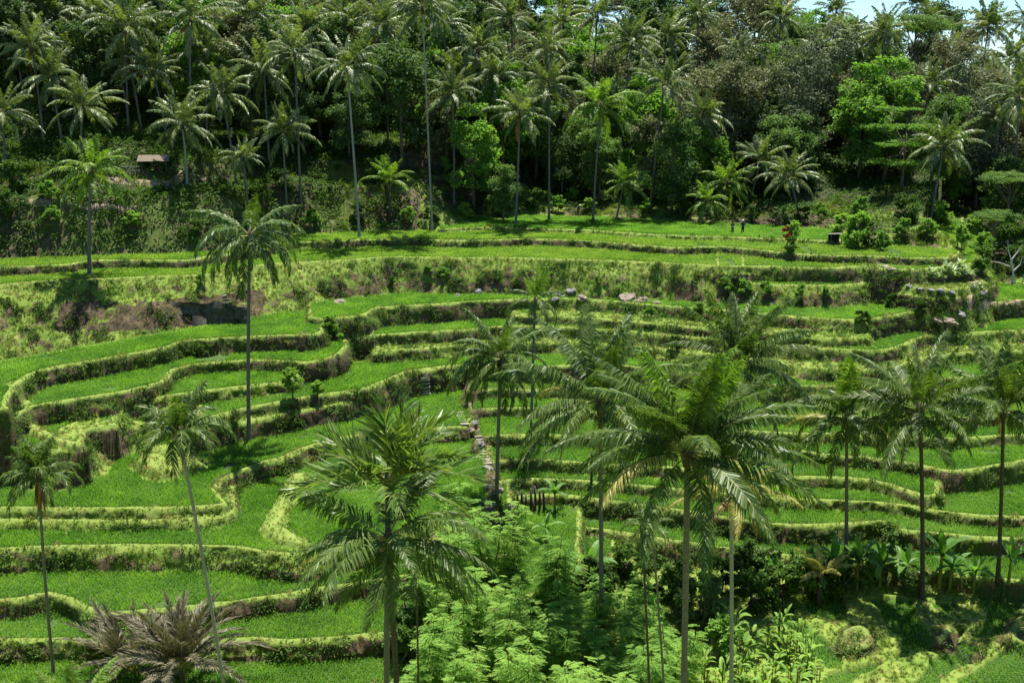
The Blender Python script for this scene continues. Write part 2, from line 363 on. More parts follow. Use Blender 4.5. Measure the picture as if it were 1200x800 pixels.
BUNDS = [  # raised grassy banks that wander over level ground: (z, half width, height, points)
    (9.6, .55, .5, [(22,492),(36,503),(50,512),(66,520),(90,526)]),
    (9.6, .5, .3, [(60,520),(90,508),(130,500)]),
    (5.4, .7, .5, [(352,562),(338,585),(326,604),(320,622),(336,634),(352,640)]),
    (6.7, 1.3, .9, [(178,545),(196,556),(220,548)]),
    (6.7, 1.1, .7, [(186,532),(214,530)]),
]
# foot of the wooded hill: (u, v, z there)
HF = [(-200,312,18.5),(0,305,18.5),(100,301,18.5),(250,296,18.5),(300,289,18.5),(340,276,18.5),(430,272,18.5),(515,271,18.5),(530,264,19),(560,257,19),(610,252.5,19),(700,255,19),(800,260,19),(900,265,19),(975,270,19),(1030,287,18.5),(1110,293,18.5),(1130,303,17.6),(1165,330,13.9),(1200,335,13.8),(1320,333,13.8)]
HP = np.array([on_z(u, v, z) for u, v, z in HF]); HZ = np.array([z for *_, z in HF])
HL = np.array([[0, 0], [6.5, 6.2], [9.5, 6.5], [12, 9.5], [17, 11.5], [21, 12], [40, 20], [90, 42], [150, 52], [300, 60]])
HR = np.array([[0, 0], [3, .8], [10, 1.6], [30, 5], [60, 9.5], [95, 15.5], [150, 19], [300, 24]])

def seg_dist(X, Y, P, closed):
    """distance to a polyline, with which segment and where"""
    n = len(P); best = np.full(X.shape, 1e9); bi = np.zeros(X.shape, int); bt = np.zeros(X.shape)
    for i in range(n if closed else n-1):
        a = P[i]; b = P[(i+1) % n]; d = b-a; L = d@d + 1e-9
        t = np.clip(((X-a[0])*d[0]+(Y-a[1])*d[1])/L, 0, 1)
        dd = (X-a[0]-t*d[0])**2+(Y-a[1]-t*d[1])**2
        k = dd < best; best = np.where(k, dd, best); bi = np.where(k, i, bi); bt = np.where(k, t, bt)
    return np.sqrt(best), bi, bt
def inside(X, Y, P):
    c = np.zeros(X.shape, bool); n = len(P)
    for i in range(n):
        x1, y1 = P[i]; x2, y2 = P[(i+1) % n]
        if y1 == y2: continue
        k = ((y1 > Y) != (y2 > Y)) & (X < (x2-x1)*(Y-y1)/(y2-y1)+x1); c ^= k
    return c
HPOLY = np.vstack([HP, [[400, 500], [-400, 500]]])
def near_side(X, Y):
    """the slope we stand on, falling to the stream"""
    r = np.hypot(X*.25, np.maximum(Y, 0))
    return np.where(Y < 2, 38.2, 38.2-.86*(r-1.5)).clip(-.4, 38.2)
def field(X, Y):
    """height, terrace index, distance inside the edge, bund amount, at points"""
    X = np.asarray(X, float); Y = np.asarray(Y, float); sh = X.shape; X = X.ravel(); Y = Y.ravel()
    H = BASEZ + .12*vnoise(X, Y, 5, 3); K = np.full(X.shape, -1); D = np.full(X.shape, 5.0); BU = np.zeros(X.shape)
    w1 = vnoise(X, Y, 1.7, 1)*1.0 + vnoise(X, Y, .7, 2)*.5; w2 = vnoise(X, Y, 6, 4)
    for k, T in enumerate(TER):
        P = T['P']; m = (T['z']+.2-BASEZ)/T['s']+1.5
        m = min(m, 9)
        sel = np.where((X > P[:, 0].min()-m) & (X < P[:, 0].max()+m) & (Y > P[:, 1].min()-m) & (Y < P[:, 1].max()+m))[0]
        if not len(sel): continue
        x = X[sel]; y = Y[sel]; d, _, _ = seg_dist(x, y, P, True); ins = inside(x, y, P); sd_ = np.where(ins, d, -d)
        sd_ = sd_ + np.clip(w1[sel]*.35, -.25, .25)*(.6 if T['s'] > 1.2 else 1.2)
        out = np.maximum(-sd_, 0)
        bank = T['s'] < 1.3
        sv = T['s']*(1+(.0 if bank else .9)*vnoise(x, y, 5, 40+k))
        wob = (vnoise(x, y, 1.3, 5+k)*(.7 if bank else .45)+vnoise(x, y, 4, 9+k)*(1.6 if bank else .5))*np.clip(out/(1.5 if bank else .3), 0, 1)
        drop = np.where(out < .12, out*1.5, .18+(out-.12)*sv) + wob
        # a worn ledge part way down tall fronts
        if not bank: drop -= .5*np.clip((vnoise(x, y, 7, 30+k)+.15)*4, 0, 1)*np.clip((drop-.7)*2, 0, 1)*np.clip((1.9-drop)*2, 0, 1)
        bwid = 1+.9*vnoise(x, y, 3, 44+k); b = np.clip(1-np.abs(sd_-.28)/(.3*bwid), 0, 1)
        h = T['z'] - drop + .14*b*b*(3-2*b)*(ins | (sd_ > 0)) + .03*w2[sel]
        k2 = h > H[sel]; i2 = sel[k2]; H[i2] = h[k2]; K[i2] = k; D[i2] = sd_[k2]; BU[i2] = (np.clip(1-np.abs(sd_-.2)/(.3*bwid), 0, 1))[k2]
    for z, hw, hh, pts in BUNDS:
        P = np.array([on_z(u, v, z) for u, v in pts]); m = hw*2+1
        sel = np.where((X > P[:, 0].min()-m) & (X < P[:, 0].max()+m) & (Y > P[:, 1].min()-m) & (Y < P[:, 1].max()+m))[0]
        if not len(sel): continue
        d, _, _ = seg_dist(X[sel], Y[sel], P, False); d = d + w1[sel]*.3
        f = np.clip(1.5-d/hw, 0, 1); f = f*f*(3-2*f)
        H[sel] = np.where(f > 0, np.maximum(H[sel], z-.2+(hh+.2)*f), H[sel]); D[sel] = np.where(f > .02, np.minimum(D[sel], .2), D[sel]); BU[sel] = np.maximum(BU[sel], f*.6)
    # wooded hill
    sel = np.where(Y > 100)[0]; HD = np.zeros(X.shape)
    if len(sel):
        x = X[sel]; y = Y[sel]; ins = inside(x, y, HPOLY); sel = sel[ins]; x = X[sel]; y = Y[sel]
        if len(sel):
            d, bi, bt = seg_dist(x, y, HP, False); z0 = HZ[bi]*(1-bt)+HZ[np.minimum(bi+1, len(HZ)-1)]*bt
            az = x/y*FPX*CP+600; wr = np.clip((az-560)/110, 0, 1); wr = wr*wr*(3-2*wr)
            dd = d+vnoise(x, y, 9, 50)*5*np.clip(d/6, 0, 1)
            hl = np.interp(dd, HL[:, 0], HL[:, 1]); hr = np.interp(dd, HR[:, 0], HR[:, 1])
            hr = hr*(1+.28*np.clip((940-az)/250, 0, 1)*np.clip(d/60, 0, 1)); h = z0 + hl*(1-wr)+hr*wr + np.clip(d/4, 0, 1)*(vnoise(x, y, 3, 51)*.9+vnoise(x, y, 14, 52)*3*np.clip(d/15, 0, 1))
            up = h > H[sel]; i2 = sel[up]; H[i2] = h[up]; K[i2] = -2; D[i2] = -d[up]; HD[i2] = d[up]; BU[i2] = 0
    ns = near_side(X, Y); up = (ns > H) & (Y < 62); H = np.where(up, ns, H); K = np.where(up, -3, K); D = np.where(up, -1, D)
    return H.reshape(sh), K.reshape(sh), D.reshape(sh), BU.reshape(sh), HD.reshape(sh)
def ground(x, y):
    return float(field(np.array([x]), np.array([y]))[0][0])

# fine fan-shaped grid over the terraces, coarser beyond and before
NA, Y0, Y1 = 900, 56.0, 172.0
AZ = np.linspace(-.60, .60, NA)                 # x / y
YR = [Y0]
while YR[-1] < Y1: YR.append(YR[-1]+.115+.0007*(YR[-1]-Y0))
YR = np.array(YR); NR = len(YR)
GX = YR[:, None]*AZ[None, :]; GY = np.repeat(YR[:, None], NA, 1)
GH, GK, GD, GB, GHD = field(GX, GY)
gy_, gx_ = np.gradient(GH)
dyy = np.gradient(YR)[:, None]; dxx = (AZ[1]-AZ[0])*YR[:, None]
SL = np.hypot(gx_/dxx, gy_/dyy)
tread = (GK >= 0) & (GD > .45) & (SL < .6)
isrice = np.array([T['crop'] == 'rice' for T in TER]+[False, False, False])
base_r = np.zeros(GK.shape, bool)
_ix = np.where((GX/GY > .2) & (GY < 86))
for pl in PLOTS: base_r[_ix] |= inside(GX[_ix]+.25*vnoise(GX[_ix], GY[_ix], .8, 33), GY[_ix]+.25*vnoise(GX[_ix], GY[_ix], .8, 34), np.array([on_z(u, v, BASEZ) for u, v in pl]))
plot_edge = base_r.copy(); base_r &= (GK == -1) | (GH < 1.2); PL = base_r
field_floor = (GK == -1) & (GX/GY > .2) & (GY < 84)
GH = np.where(field_floor & ~PL, GH+.28+.35*np.clip(vnoise(GX, GY, 1.6, 35)+.1, 0, 1), GH)
MUD = (tread & isrice[GK]) | base_r
rockzone = (np.clip(1-np.abs(GH-14.6)/1.1, 0, 1))*(GX > -38)*(SL > .7)*np.clip(vnoise(GX, GY, 7, 77)*5+.4, 0, 1)
wallzone = ((GX < -28) & (GX > -48) & (GH > 13.1) & (GH < 15.6) & (GY > 104) & (SL > .5))*1.0
SOIL = np.clip((SL-.9)*.4, 0, .7)*(.75+vnoise(GX, GY, 5, 60)) + .28*rockzone + .6*wallzone
knoll = (GK >= 0) & (np.array([T['z'] < 1.5 and T['crop'] == 'grass' for T in TER]+[False]*3)[GK])
SOIL = SOIL + .5*knoll
_u = GX/GY*FPX*CP+600; ridge = np.clip(1-np.abs(_u-(545+(118-GY)*.85))/17, 0, 1)*(GY > 70)*(GY < 112)
SOIL = SOIL + 1.1*ridge*(GD < 1.2); GB = GB*(1-.8*ridge)
foot_ = np.clip((-GD-.22)*2.2, 0, 1)*(GK >= 0)*(SL > .8)
SOIL = SOIL + foot_*.25
SOIL = np.where(GK == -2, .38+.45*np.clip(vnoise(GX, GY, 5, 61)*2+.3, 0, 1), SOIL)
LITTER_SHADE = np.where(GK == -2, np.maximum(np.clip((GHD-9)/8, 0, 1), .6*(GX/GY < -.14)), 0.0)  # litter inside the wood; far-left bank darkened too, forest shade put into the colour
def grid_obj(name, rows, cols, XX, YY, ZZ, mask, attrs, mat):
    nr, nc = XX.shape
    idx = np.arange(nr*nc).reshape(nr, nc)
    q = np.stack([idx[:-1, :-1], idx[:-1, 1:], idx[1:, 1:], idx[1:, :-1]], -1)[mask]
    used = np.unique(q); remap = np.zeros(nr*nc, int); remap[used] = np.arange(len(used))
    V = np.stack([XX.ravel(), YY.ravel(), ZZ.ravel()], 1)[used]
    me = np_mesh(name, V, [remap[q]], [mat], smooth=True, attrs={k: a.ravel()[used] for k, a in attrs.items()})
    return link(bpy.data.objects.new(name, me))
# soften the wall face with a sideways push so that cliffs are not ruled lines
GXd = GX + (SL > 1)*vnoise(GH*1.0+GX*.2, GX, .6, 70)*.25
GYd = GY + np.clip(SL-.8, 0, 1)*(vnoise(GX, GH*1.6, .9, 71)*.5+vnoise(GX, GH*2, .4, 72)*.25)
cellK = GK[:-1, :-1]
at = dict(soil=SOIL, mud=MUD*1.0, bund=GB*(GK >= 0), litter_shade=LITTER_SHADE, face=np.clip((SL-1.6)*1.4, 0, 1)*(GK >= 0)*(GB < .5))
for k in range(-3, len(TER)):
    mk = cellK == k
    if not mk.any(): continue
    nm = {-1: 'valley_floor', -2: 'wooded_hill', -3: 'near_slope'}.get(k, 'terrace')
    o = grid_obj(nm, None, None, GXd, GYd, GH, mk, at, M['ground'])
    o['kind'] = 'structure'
    if k >= 0:
        o['label'] = (TER[k]['label'] or 'grassy knoll among the small fields at the lower right').replace('rice on the', 'earth of the').replace('rice', 'rice ground')[:120]
# far hill and near ground
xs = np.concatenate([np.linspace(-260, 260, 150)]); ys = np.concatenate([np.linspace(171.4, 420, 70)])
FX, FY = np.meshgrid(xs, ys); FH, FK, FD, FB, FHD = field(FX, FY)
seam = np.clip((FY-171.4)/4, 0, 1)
o = grid_obj('far_hill', None, None, FX, FY, FH-.3*(1-seam), np.ones((69, 149), bool), dict(soil=FH*0+.4, mud=FH*0, bund=FH*0, litter_shade=FH*0+1), M['ground']); o['kind'] = 'structure'
ys = np.concatenate([[-60, -20, -5], np.linspace(0, 56.2, 60)]); FX, FY = np.meshgrid(np.linspace(-120, 120, 90), ys); FH = field(FX, FY)[0]
o = grid_obj('viewpoint_slope', None, None, FX, FY, FH-.05, np.ones((len(ys)-1, 89), bool), dict(soil=FH*0+.2, mud=FH*0, bund=FH*0, litter_shade=FH*0), M['ground']); o['kind'] = 'structure'
# one great sheet under everything, out to the horizon; ground at the sides of the fan
bm_ = MB(); bm_.add([(-1500, -1500, -.9), (1500, -1500, -.9), (1500, 2500, -.9), (-1500, 2500, -.9)], [(0, 1, 2, 3)]); o = bm_.obj('plain', [M['ground']]); o['kind'] = 'structure'
ys = np.linspace(56, 174, 60)
for sgn in (-1, 1):
    fx = np.linspace(0, 1, 30); FY = np.repeat(ys[:, None], 30, 1); FX = sgn*(FY*.598 + fx[None, :]*(260-FY*.598))
    FH = field(FX, FY)[0]-.1
    if sgn > 0: FX, FY, FH = FX, FY, FH
    else: FX, FY, FH = FX[:, ::-1], FY[:, ::-1], FH[:, ::-1]
    o = grid_obj('side_slope', None, None, FX, FY, FH, np.ones((59, 29), bool), dict(soil=FH*0+.2, mud=FH*0, bund=FH*0, litter_shade=FH*0+.3), M['ground']); o['kind'] = 'structure'

# bilinear lookup in the fan
def look(x, y):
    a = (np.asarray(x)/np.asarray(y)-AZ[0])/(AZ[1]-AZ[0]); r = np.interp(y, YR, np.arange(NR))
    ai = np.clip(a.astype(int), 0, NA-2); ri = np.clip(r.astype(int), 0, NR-2); fa = np.clip(a-ai, 0, 1); fr = np.clip(r-ri, 0, 1)
    h = (GH[ri, ai]*(1-fa)+GH[ri, ai+1]*fa)*(1-fr)+(GH[ri+1, ai]*(1-fa)+GH[ri+1, ai+1]*fa)*fr
    an = np.clip(np.round(a).astype(int), 0, NA-1); rn = np.clip(np.round(r).astype(int), 0, NR-1)
    ok = (a >= 0) & (a < NA-1) & (y > Y0) & (y < Y1)
    return h, GK[rn, an], GD[rn, an], GB[rn, an], SL[rn, an], GHD[rn, an], MUD[rn, an], SOIL[rn, an], ok

# ------------------------------------------------------------------ ground cover: instanced tufts
def tuft_mesh(name, mat, n, h, spread, w, lean, seed, seg=2):
    rr = random.Random(seed); V = []; F = []; A = []
    for i in range(n):
        a = rr.uniform(0, 2*PI); r0 = rr.uniform(0, spread*.35); hh = h*rr.uniform(.6, 1.1); le = rr.uniform(.3, 1)*lean
        bx, by = r0*math.cos(a), r0*math.sin(a); a2 = a+rr.uniform(-.6, .6); dx, dy = math.cos(a2), math.sin(a2); px, py = -dy*w/2, dx*w/2
        b = len(V); v = rr.random()
        V += [(bx-px, by-py, -.03), (bx+px, by+py, -.03)]
        mx = bx+dx*le*hh*.35; my = by+dy*le*hh*.35; mz = hh*.62
        V += [(mx-px*.9, my-py*.9, mz), (mx+px*.9, my+py*.9, mz)]
        V += [(bx+dx*le*hh, by+dy*le*hh, hh*(1-.25*le))]
        F += [(b, b+1, b+3, b+2), (b+2, b+3, b+4)]; A += [v]*5
    me = bpy.data.meshes.new(name); me.from_pydata(V, [], F); me.materials.append(mat)
    at_ = me.attributes.new('rnd', 'FLOAT', 'POINT'); at_.data.foreach_set('value', A); me.update(); return me
def weed_mesh(name, mat, n, r, h, leaf, seed, wide=.45):
    rr = random.Random(seed); V = []; F = []; A = []
    for i in range(n):
        a = rr.uniform(0, 2*PI); q = rr.random()**.6*r; z = rr.uniform(.05, 1)*h*(1-.5*q/r); l_ = leaf*rr.uniform(.6, 1.2)
        c = Vector((q*math.cos(a), q*math.sin(a), z)); d = Vector((math.cos(a+rr.uniform(-1, 1)), math.sin(a+rr.uniform(-1, 1)), rr.uniform(-.4, .6))).normalized()
        s = d.cross(Vector((rr.uniform(-.4, .4), rr.uniform(-.4, .4), 1))).normalized()*l_*wide/2
        b = len(V); v = rr.random()
        V += [c, c+d*l_*.5-s, c+d*l_, c+d*l_*.5+s]; F += [(b, b+1, b+2, b+3)]; A += [v]*4
    me = bpy.data.meshes.new(name); me.from_pydata([tuple(p) for p in V], [], F); me.materials.append(mat)
    at_ = me.attributes.new('rnd', 'FLOAT', 'POINT'); at_.data.foreach_set('value', A); me.update(); return me
def scatter_group(name, meshes):
    """node group: one of the tuft meshes on each point, turned and sized by the point's own values"""
    col = bpy.data.collections.new(name+'_kinds')
    for i, me in enumerate(meshes):
        o = bpy.data.objects.new(me.name, me); col.objects.link(o)
    g = bpy.data.node_groups.new(name, 'GeometryNodeTree')
    g.interface.new_socket('Geometry', in_out='INPUT', socket_type='NodeSocketGeometry'); g.interface.new_socket('Geometry', in_out='OUTPUT', socket_type='NodeSocketGeometry')
    n = g.nodes; l = g.links; gi = n.new('NodeGroupInput'); go = n.new('NodeGroupOutput')
    ci = n.new('GeometryNodeCollectionInfo'); ci.inputs['Collection'].default_value = col; ci.inputs['Separate Children'].default_value = True; ci.inputs['Reset Children'].default_value = True
    ip = n.new('GeometryNodeInstanceOnPoints'); ip.inputs['Pick Instance'].default_value = True
    def NA_(k, ty='FLOAT'):
        a = n.new('GeometryNodeInputNamedAttribute'); a.data_type = ty; a.inputs['Name'].default_value = k; return [s for s in a.outputs if s.enabled][0]
    mp = n.new('GeometryNodeMeshToPoints'); l.new(gi.outputs[0], mp.inputs[0])
    l.new(mp.outputs[0], ip.inputs['Points']); l.new(ci.outputs[0], ip.inputs['Instance'])
    l.new(NA_('kind', 'INT'), ip.inputs['Instance Index']); l.new(NA_('rot', 'FLOAT_VECTOR'), ip.inputs['Rotation']); l.new(NA_('size', 'FLOAT_VECTOR'), ip.inputs['Scale'])
    l.new(ip.outputs[0], go.inputs[0]); return g, len(meshes)
def scatter_obj(name, gp, P, size, label, tilt=.15, zs=None):
    g, nk = gp; n = len(P); me = bpy.data.meshes.new(name); me.vertices.add(n); me.vertices.foreach_set('co', np.asarray(P, np.float32).ravel())
    rot = np.stack([RNG.normal(0, tilt, n), RNG.normal(0, tilt, n), RNG.uniform(0, 2*PI, n)], 1)
    sz = np.stack([size, size, size*(zs if zs is not None else 1)], 1)
    a = me.attributes.new('rot', 'FLOAT_VECTOR', 'POINT'); a.data.foreach_set('vector', rot.astype(np.float32).ravel())
    a = me.attributes.new('size', 'FLOAT_VECTOR', 'POINT'); a.data.foreach_set('vector', sz.astype(np.float32).ravel())
    a = me.attributes.new('kind', 'INT', 'POINT'); a.data.foreach_set('value', RNG.integers(0, nk, n).astype(np.int32))
    o = link(bpy.data.objects.new(name, me)); md = o.modifiers.new('plants', 'NODES'); md.node_group = g
    o['kind'] = 'stuff'; o['label'] = label; return o
G_rice = scatter_group('rice_clumps', [tuft_mesh('rice_clump', M['rice'], 11, .42, .12, .035, .55, 100+i) for i in range(4)])
G_pale = scatter_group('pale_rice_clumps', [tuft_mesh('pale_rice_clump', M['rice_pale'], 11, .42, .12, .035, .55, 150+i) for i in range(4)])
G_grass = scatter_group('grass_tufts', [tuft_mesh('grass_tuft', M['grass'], 16, .34, .5, .035, 1.1, 200+i) for i in range(4)])
G_straw = scatter_group('straw_tufts', [tuft_mesh('straw_tuft', M['straw'], 14, .3, .5, .03, 1.3, 300+i) for i in range(3)])
G_weed = scatter_group('weeds', [weed_mesh('weed', M['weed'], 34, .36, .42, .2, 400+i) for i in range(4)])
G_wdbr = scatter_group('bright_weeds', [weed_mesh('bright_weed', M['tree_bright'], 34, .34, .4, .2, 450+i) for i in range(3)])
# rice: planted in rows
def rows(sp, ya, yb):
    ys = np.arange(ya, yb, sp); X = []; Y = []
    for y in ys:
        xs = np.arange(-.56*y, .56*y, sp*.8); X.append(xs); Y.append(np.full(len(xs), y))
    X = np.concatenate(X); Y = np.concatenate(Y)
    # the rows swing with the terraces
    return X+RNG.normal(0, .03, len(X)), Y+vnoise(X, Y*.2, 9, 80)*2+RNG.normal(0, .03, len(X))
RX = []; RY = []
for a, b, s in ((58, 92, .28), (92, 118, .31), (118, 160, .34)):
    x, y = rows(s, a, b); RX.append(x); RY.append(y)
RX = np.concatenate(RX); RY = np.concatenate(RY)
h, k, d, bu, sl, hd, mud, soil, ok = look(RX, RY)
keep = ok & mud & (vnoise(RX, RY, 2.5, 90) > -.41)
RX, RY, h, k = RX[keep], RY[keep], h[keep], k[keep]
print('rice clumps', len(RX))
for kk in np.unique(k):
    s = k == kk
    if s.sum() < 20: continue
    hgt = (.6 if kk == -1 else 1)*(.85+.5*vnoise(RX[s], RY[s], 3, 91)+RNG.normal(0, .08, s.sum()))
    wd = .95+.25*np.clip((RY[s]-90)/40, 0, 1)+RNG.normal(0, .08, s.sum())
    lab = (TER[kk]['label'] if kk >= 0 else 'dark green rice on the odd shaped small fields at the lower right') or 'rice'
    scatter_obj('rice', G_pale if kk in (1, 2, 3, 4, 5, 6, 10, 11, 13, 15) else G_rice, np.stack([RX[s], RY[s], h[s]], 1), wd, lab, .1, hgt/wd*1.0)
# grass, straw, weeds on banks, bunds and risers
def rnd_pts(n, ya=58, yb=150):
    y = np.sqrt(RNG.uniform(ya**2, yb**2, n)); x = RNG.uniform(-.57, .57, n)*y; return x, y
x, y = rnd_pts(330000); h, k, d, bu, sl, hd, mud, soil, ok = look(x, y)
bank = ok & ~mud & (k >= -1) & (hd <= 0)
pn = vnoise(x, y, 3.2, 95); pf = vnoise(x, y, 1.1, 96)
u = RNG.random(len(x)); steepw = np.clip(.6+sl*.45, .6, 3)      # plan area hides how much face there is
g1 = bank & (u < steepw*.5*np.where(sl > 1.3, .4, 1)*np.clip(1-(soil+pn*.8-.35)*1.5, .1, 1)); P = np.stack([x, y, h], 1)
print('grass', g1.sum())
scatter_obj('grass', G_grass, P[g1], RNG.uniform(.5, 1.1, g1.sum())*np.where(bu[g1] > .35, .5, np.where(sl[g1] > 1.3, 1, .75)), 'yellow green grass covering the bunds and banks between the rice terraces', .35)
u = RNG.random(len(x)); g2 = bank & (u < .12*np.clip(steepw, 0, 1.4)*np.clip(.3+pn*4, 0, 1)); print('straw', g2.sum())
scatter_obj('dry_grass', G_straw, P[g2], RNG.uniform(.6, 1.2, g2.sum()), 'straw coloured dry grass in patches on the terrace banks', .4)
u = RNG.random(len(x)); g3 = bank & (k >= 0) & (bu < .3) & ((sl > 1.45) | (pf > .22)) & (u < .30*steepw*np.clip(.3+pf*2.5+pn*1.5, 0, 1)*np.where(sl > 1.2, 1.2, .6)); print('weeds', g3.sum())
scatter_obj('weeds', G_weed, P[g3]-np.array([0, 0, .05]), RNG.uniform(.6, 1.35, g3.sum()), 'dark green leafy weeds growing on the steep terrace fronts', .4)
u = RNG.random(len(x)); g4 = bank & (k >= 0) & (bu < .3) & (u < .05*steepw*np.clip(-pn*4, 0, 1)); print('bright weeds', g4.sum())
scatter_obj('creeping_weeds', G_wdbr, P[g4]-np.array([0, 0, .05]), RNG.uniform(.6, 1.3, g4.sum()), 'bright green creeping weeds on the terrace banks', .4)
# undergrowth of the hill
x, y = rnd_pts(90000, 118, 171); h, k, d, bu, sl, hd, mud, soil, ok = look(x, y); hill = ok & (hd > .2); pn = vnoise(x, y, 4, 97); u = RNG.random(len(x))
P = np.stack([x, y, h], 1)
g5 = hill & (u < .45*np.clip(.1+pn*2.4, 0, 1)); print('hill grass', g5.sum())
scatter_obj('grass', G_grass, P[g5], RNG.uniform(.9, 1.9, g5.sum()), 'rough grass on the shaded bank below the forest', .3)
g6 = hill & (u > np.where(x/y < -.1, .78, .9)) & (pn < .3); print('hill weeds', g6.sum())
scatter_obj('undergrowth', G_weed, P[g6], RNG.uniform(1, 2.6, g6.sum()), 'leafy undergrowth at the foot of the forest trees', .3)

n_ = 26000; x = RNG.uniform(-190, 190, n_); y = RNG.uniform(171.5, 262, n_); h = field(x, y)[0]; P = np.stack([x, y, h], 1)
scatter_obj('undergrowth', G_weed, P, RNG.uniform(2.2, 4.5, n_), 'dark undergrowth covering the ground deep inside the forest', .3)

# ------------------------------------------------------------------ palms
def frond_mesh(name, L, e0, bend, nl, ll, wd, mats, droop=.5, sweep=40, stiff=0, seed=0, gap=.07, curl=1.3, tilt=.0, stalk=.14, rr0=.045):
    rr = random.Random(seed); V = []; F = []; MI = []; A = []
    N = 14; pts = [Vector((0, 0, 0))]; tans = []
    side = rr.uniform(-.12, .12)
    for i in range(N+1):
        s = i/N; th = R(e0) - R(bend)*s**curl
        d = Vector((math.cos(th), side*s, math.sin(th))).normalized(); tans.append(d)
        if i < N: pts.append(pts[-1]+d*(L/N))
    def P(s):
        f = s*N; i = min(int(f), N-1); return pts[i].lerp(pts[i+1], f-i), tans[i].lerp(tans[min(i+1, N)], f-i).normalized()
    # stalk: three sided, tapering
    ring = []
    for i in range(0, N+1, 2):
        p, t = pts[i], tans[i]; r = rr0*(1-.85*i/N); y = Vector((0, 1, 0)); up = t.cross(y).normalized()
        b = len(V); V += [p+y*r, p-y*r, p+up*r*1.1*(-1)]; A += [.5]*3; ring.append(b)
    for a, b in zip(ring, ring[1:]):
        for j in range(3):
            F.append((a+j, a+(j+1) % 3, b+(j+1) % 3, b+j)); MI.append(1)
    for sd_ in (-1, 1):
        for i in range(nl):
            if rr.random() < gap*(1 if (i+seed*7) % 23 > 3 else 9): continue
            s = stalk+(1-stalk)*(i+.5+rr.uniform(-.3, .3))/nl; p, t = P(min(s, .995))
            y = Vector((0, 1, 0)); y = (y-t*y.dot(t)).normalized(); up = y.cross(t) if y.cross(t).z > 0 else t.cross(y)
            l_ = ll*(math.sin(PI*min(1, .22+.74*s))**.6)*rr.uniform(.82, 1.08)
            sw = R(sweep+30*s**2+rr.uniform(-9, 9))
            d = (y*sd_*math.cos(sw)+t*math.sin(sw)+up*(stiff*rr.uniform(.6, 1.3)+.05)).normalized()
            dn = Vector((0, 0, -1)); dr = droop*rr.uniform(.6, 1.4)
            m = p+d*l_*.45+dn*l_*.08*dr; d2 = (d+dn*dr*1.3).normalized(); e = m+d2*l_*.55
            wv = (t*.9+up*rr.uniform(-.5, .5)).normalized()*wd/2*rr.uniform(.8, 1.15)
            b = len(V); v = rr.random()
            V += [p-wv*.6, p+wv*.6, m+wv, m-wv, e]; A += [v]*5
            F += [(b, b+1, b+2, b+3), (b+3, b+2, b+4)]; MI += [0, 0]
    me = bpy.data.meshes.new(name); me.from_pydata([tuple(q) for q in V], [], F)
    for mt in mats: me.materials.append(mt)
    me.polygons.foreach_set('material_index', MI)
    at_ = me.attributes.new('rnd', 'FLOAT', 'POINT'); at_.data.foreach_set('value', A); me.update(); return me
AGE = [(86, 12, .72), (74, 32, .86), (62, 55, .95), (48, 78, 1.0), (32, 92, 1.0), (12, 88, 1.0), (-12, 72, .95), (-38, 46, .88)]
def frond_set(tag_, L, nl, ll, wd, mat, droop=.6, stiff=0, bendk=1.0, lift=0, nvar=2, sweep=38, rr0=.045, stalk=.14):
    return [[frond_mesh('frond_'+tag_, L*k, e+lift, b*bendk, nl, ll, wd, [mat, M['rachis']], droop*(1+.5*(i > 4)), sweep, stiff, 17*i+v*5+len(tag_), rr0=rr0, stalk=stalk) for v in range(nvar)] for i, (e, b, k) in enumerate(AGE)]
FR = {}
FR['near'] = frond_set('near', 5.6, 104, 1.2, .085, M['palm'], 1.0, .1, .68, 0, nvar=3)
FR['near_bright'] = frond_set('bright', 5.5, 100, 1.15, .085, M['palm_bright'], .8, .15, .66, 0, nvar=2)
FR['near_yellow'] = frond_set('yellow', 5.0, 90, 1.05, .08, M['palm_yellow'], .9, .1, .75, 0, nvar=2)
FR['dead'] = frond_set('dead', 4.6, 60, .9, .07, M['palm_dead'], 1.8, 0, nvar=1)
FR['stiff'] = frond_set('stiff', 4.4, 30, 1.7, .19, M['palm_stiff'], .22, .5, .6, 0, 3, 50)
FR['mid'] = frond_set('mid', 5.7, 72, 1.15, .13, M['palm'], 1.2, .05, 1.22, -6, 2)
FR['far'] = frond_set('far', 5.6, 40, 1.2, .2, M['palm_far'], 1.0, .05, .85, 0, 3)
FR['far_bright'] = frond_set('farbright', 5.4, 40, 1.2, .2, M['palm_bright'], .8, .1, .9, 0, 2)
FR['areca'] = frond_set('areca', 3.0, 36, .95, .11, M['palm'], 1.0, .25, 1.25, 4, 2, 40, .03)
FR['grey'] = frond_set('grey', 4.6, 110, .75, .07, M['palm_grey'], .3, .35, .7, 0, 2, 55, .04, .2)

def bole(name, mat, top, r0, r1, parent, curve=0.0, base=None, n=9, seg=14, bulge=1.5):
    """palm trunk from the thing's base to the crown at top (both in the thing's own space)"""
    b = Vector(base or (0, 0, -.4)); t = Vector(top); m = MB(); pts = []; rad = []
    side = Vector((t.y-b.y, -(t.x-b.x), 0)); side = side.normalized() if side.length > .3 else Vector((1, 0, 0))
    lean = Vector((t.x-b.x, t.y-b.y, 0)); SEG = seg*2
    for i in range(SEG+1):
        s = i/SEG; p = b.lerp(t, s); p = Vector((b.x+lean.x*s**(1+curve), b.y+lean.y*s**(1+curve), b.z+(t.z-b.z)*s)) + side*math.sin(s*PI)*.25*curve
        r = (r0+(r1-r0)*s**.6)*(1+(bulge-1)*math.exp(-s*18)); r *= 1+.05*((i % 2)*2-1)
        pts.append(p); rad.append(r)
    m.tube(pts, rad, n, bump=.03); return m.obj(name, [mat], parent, True)
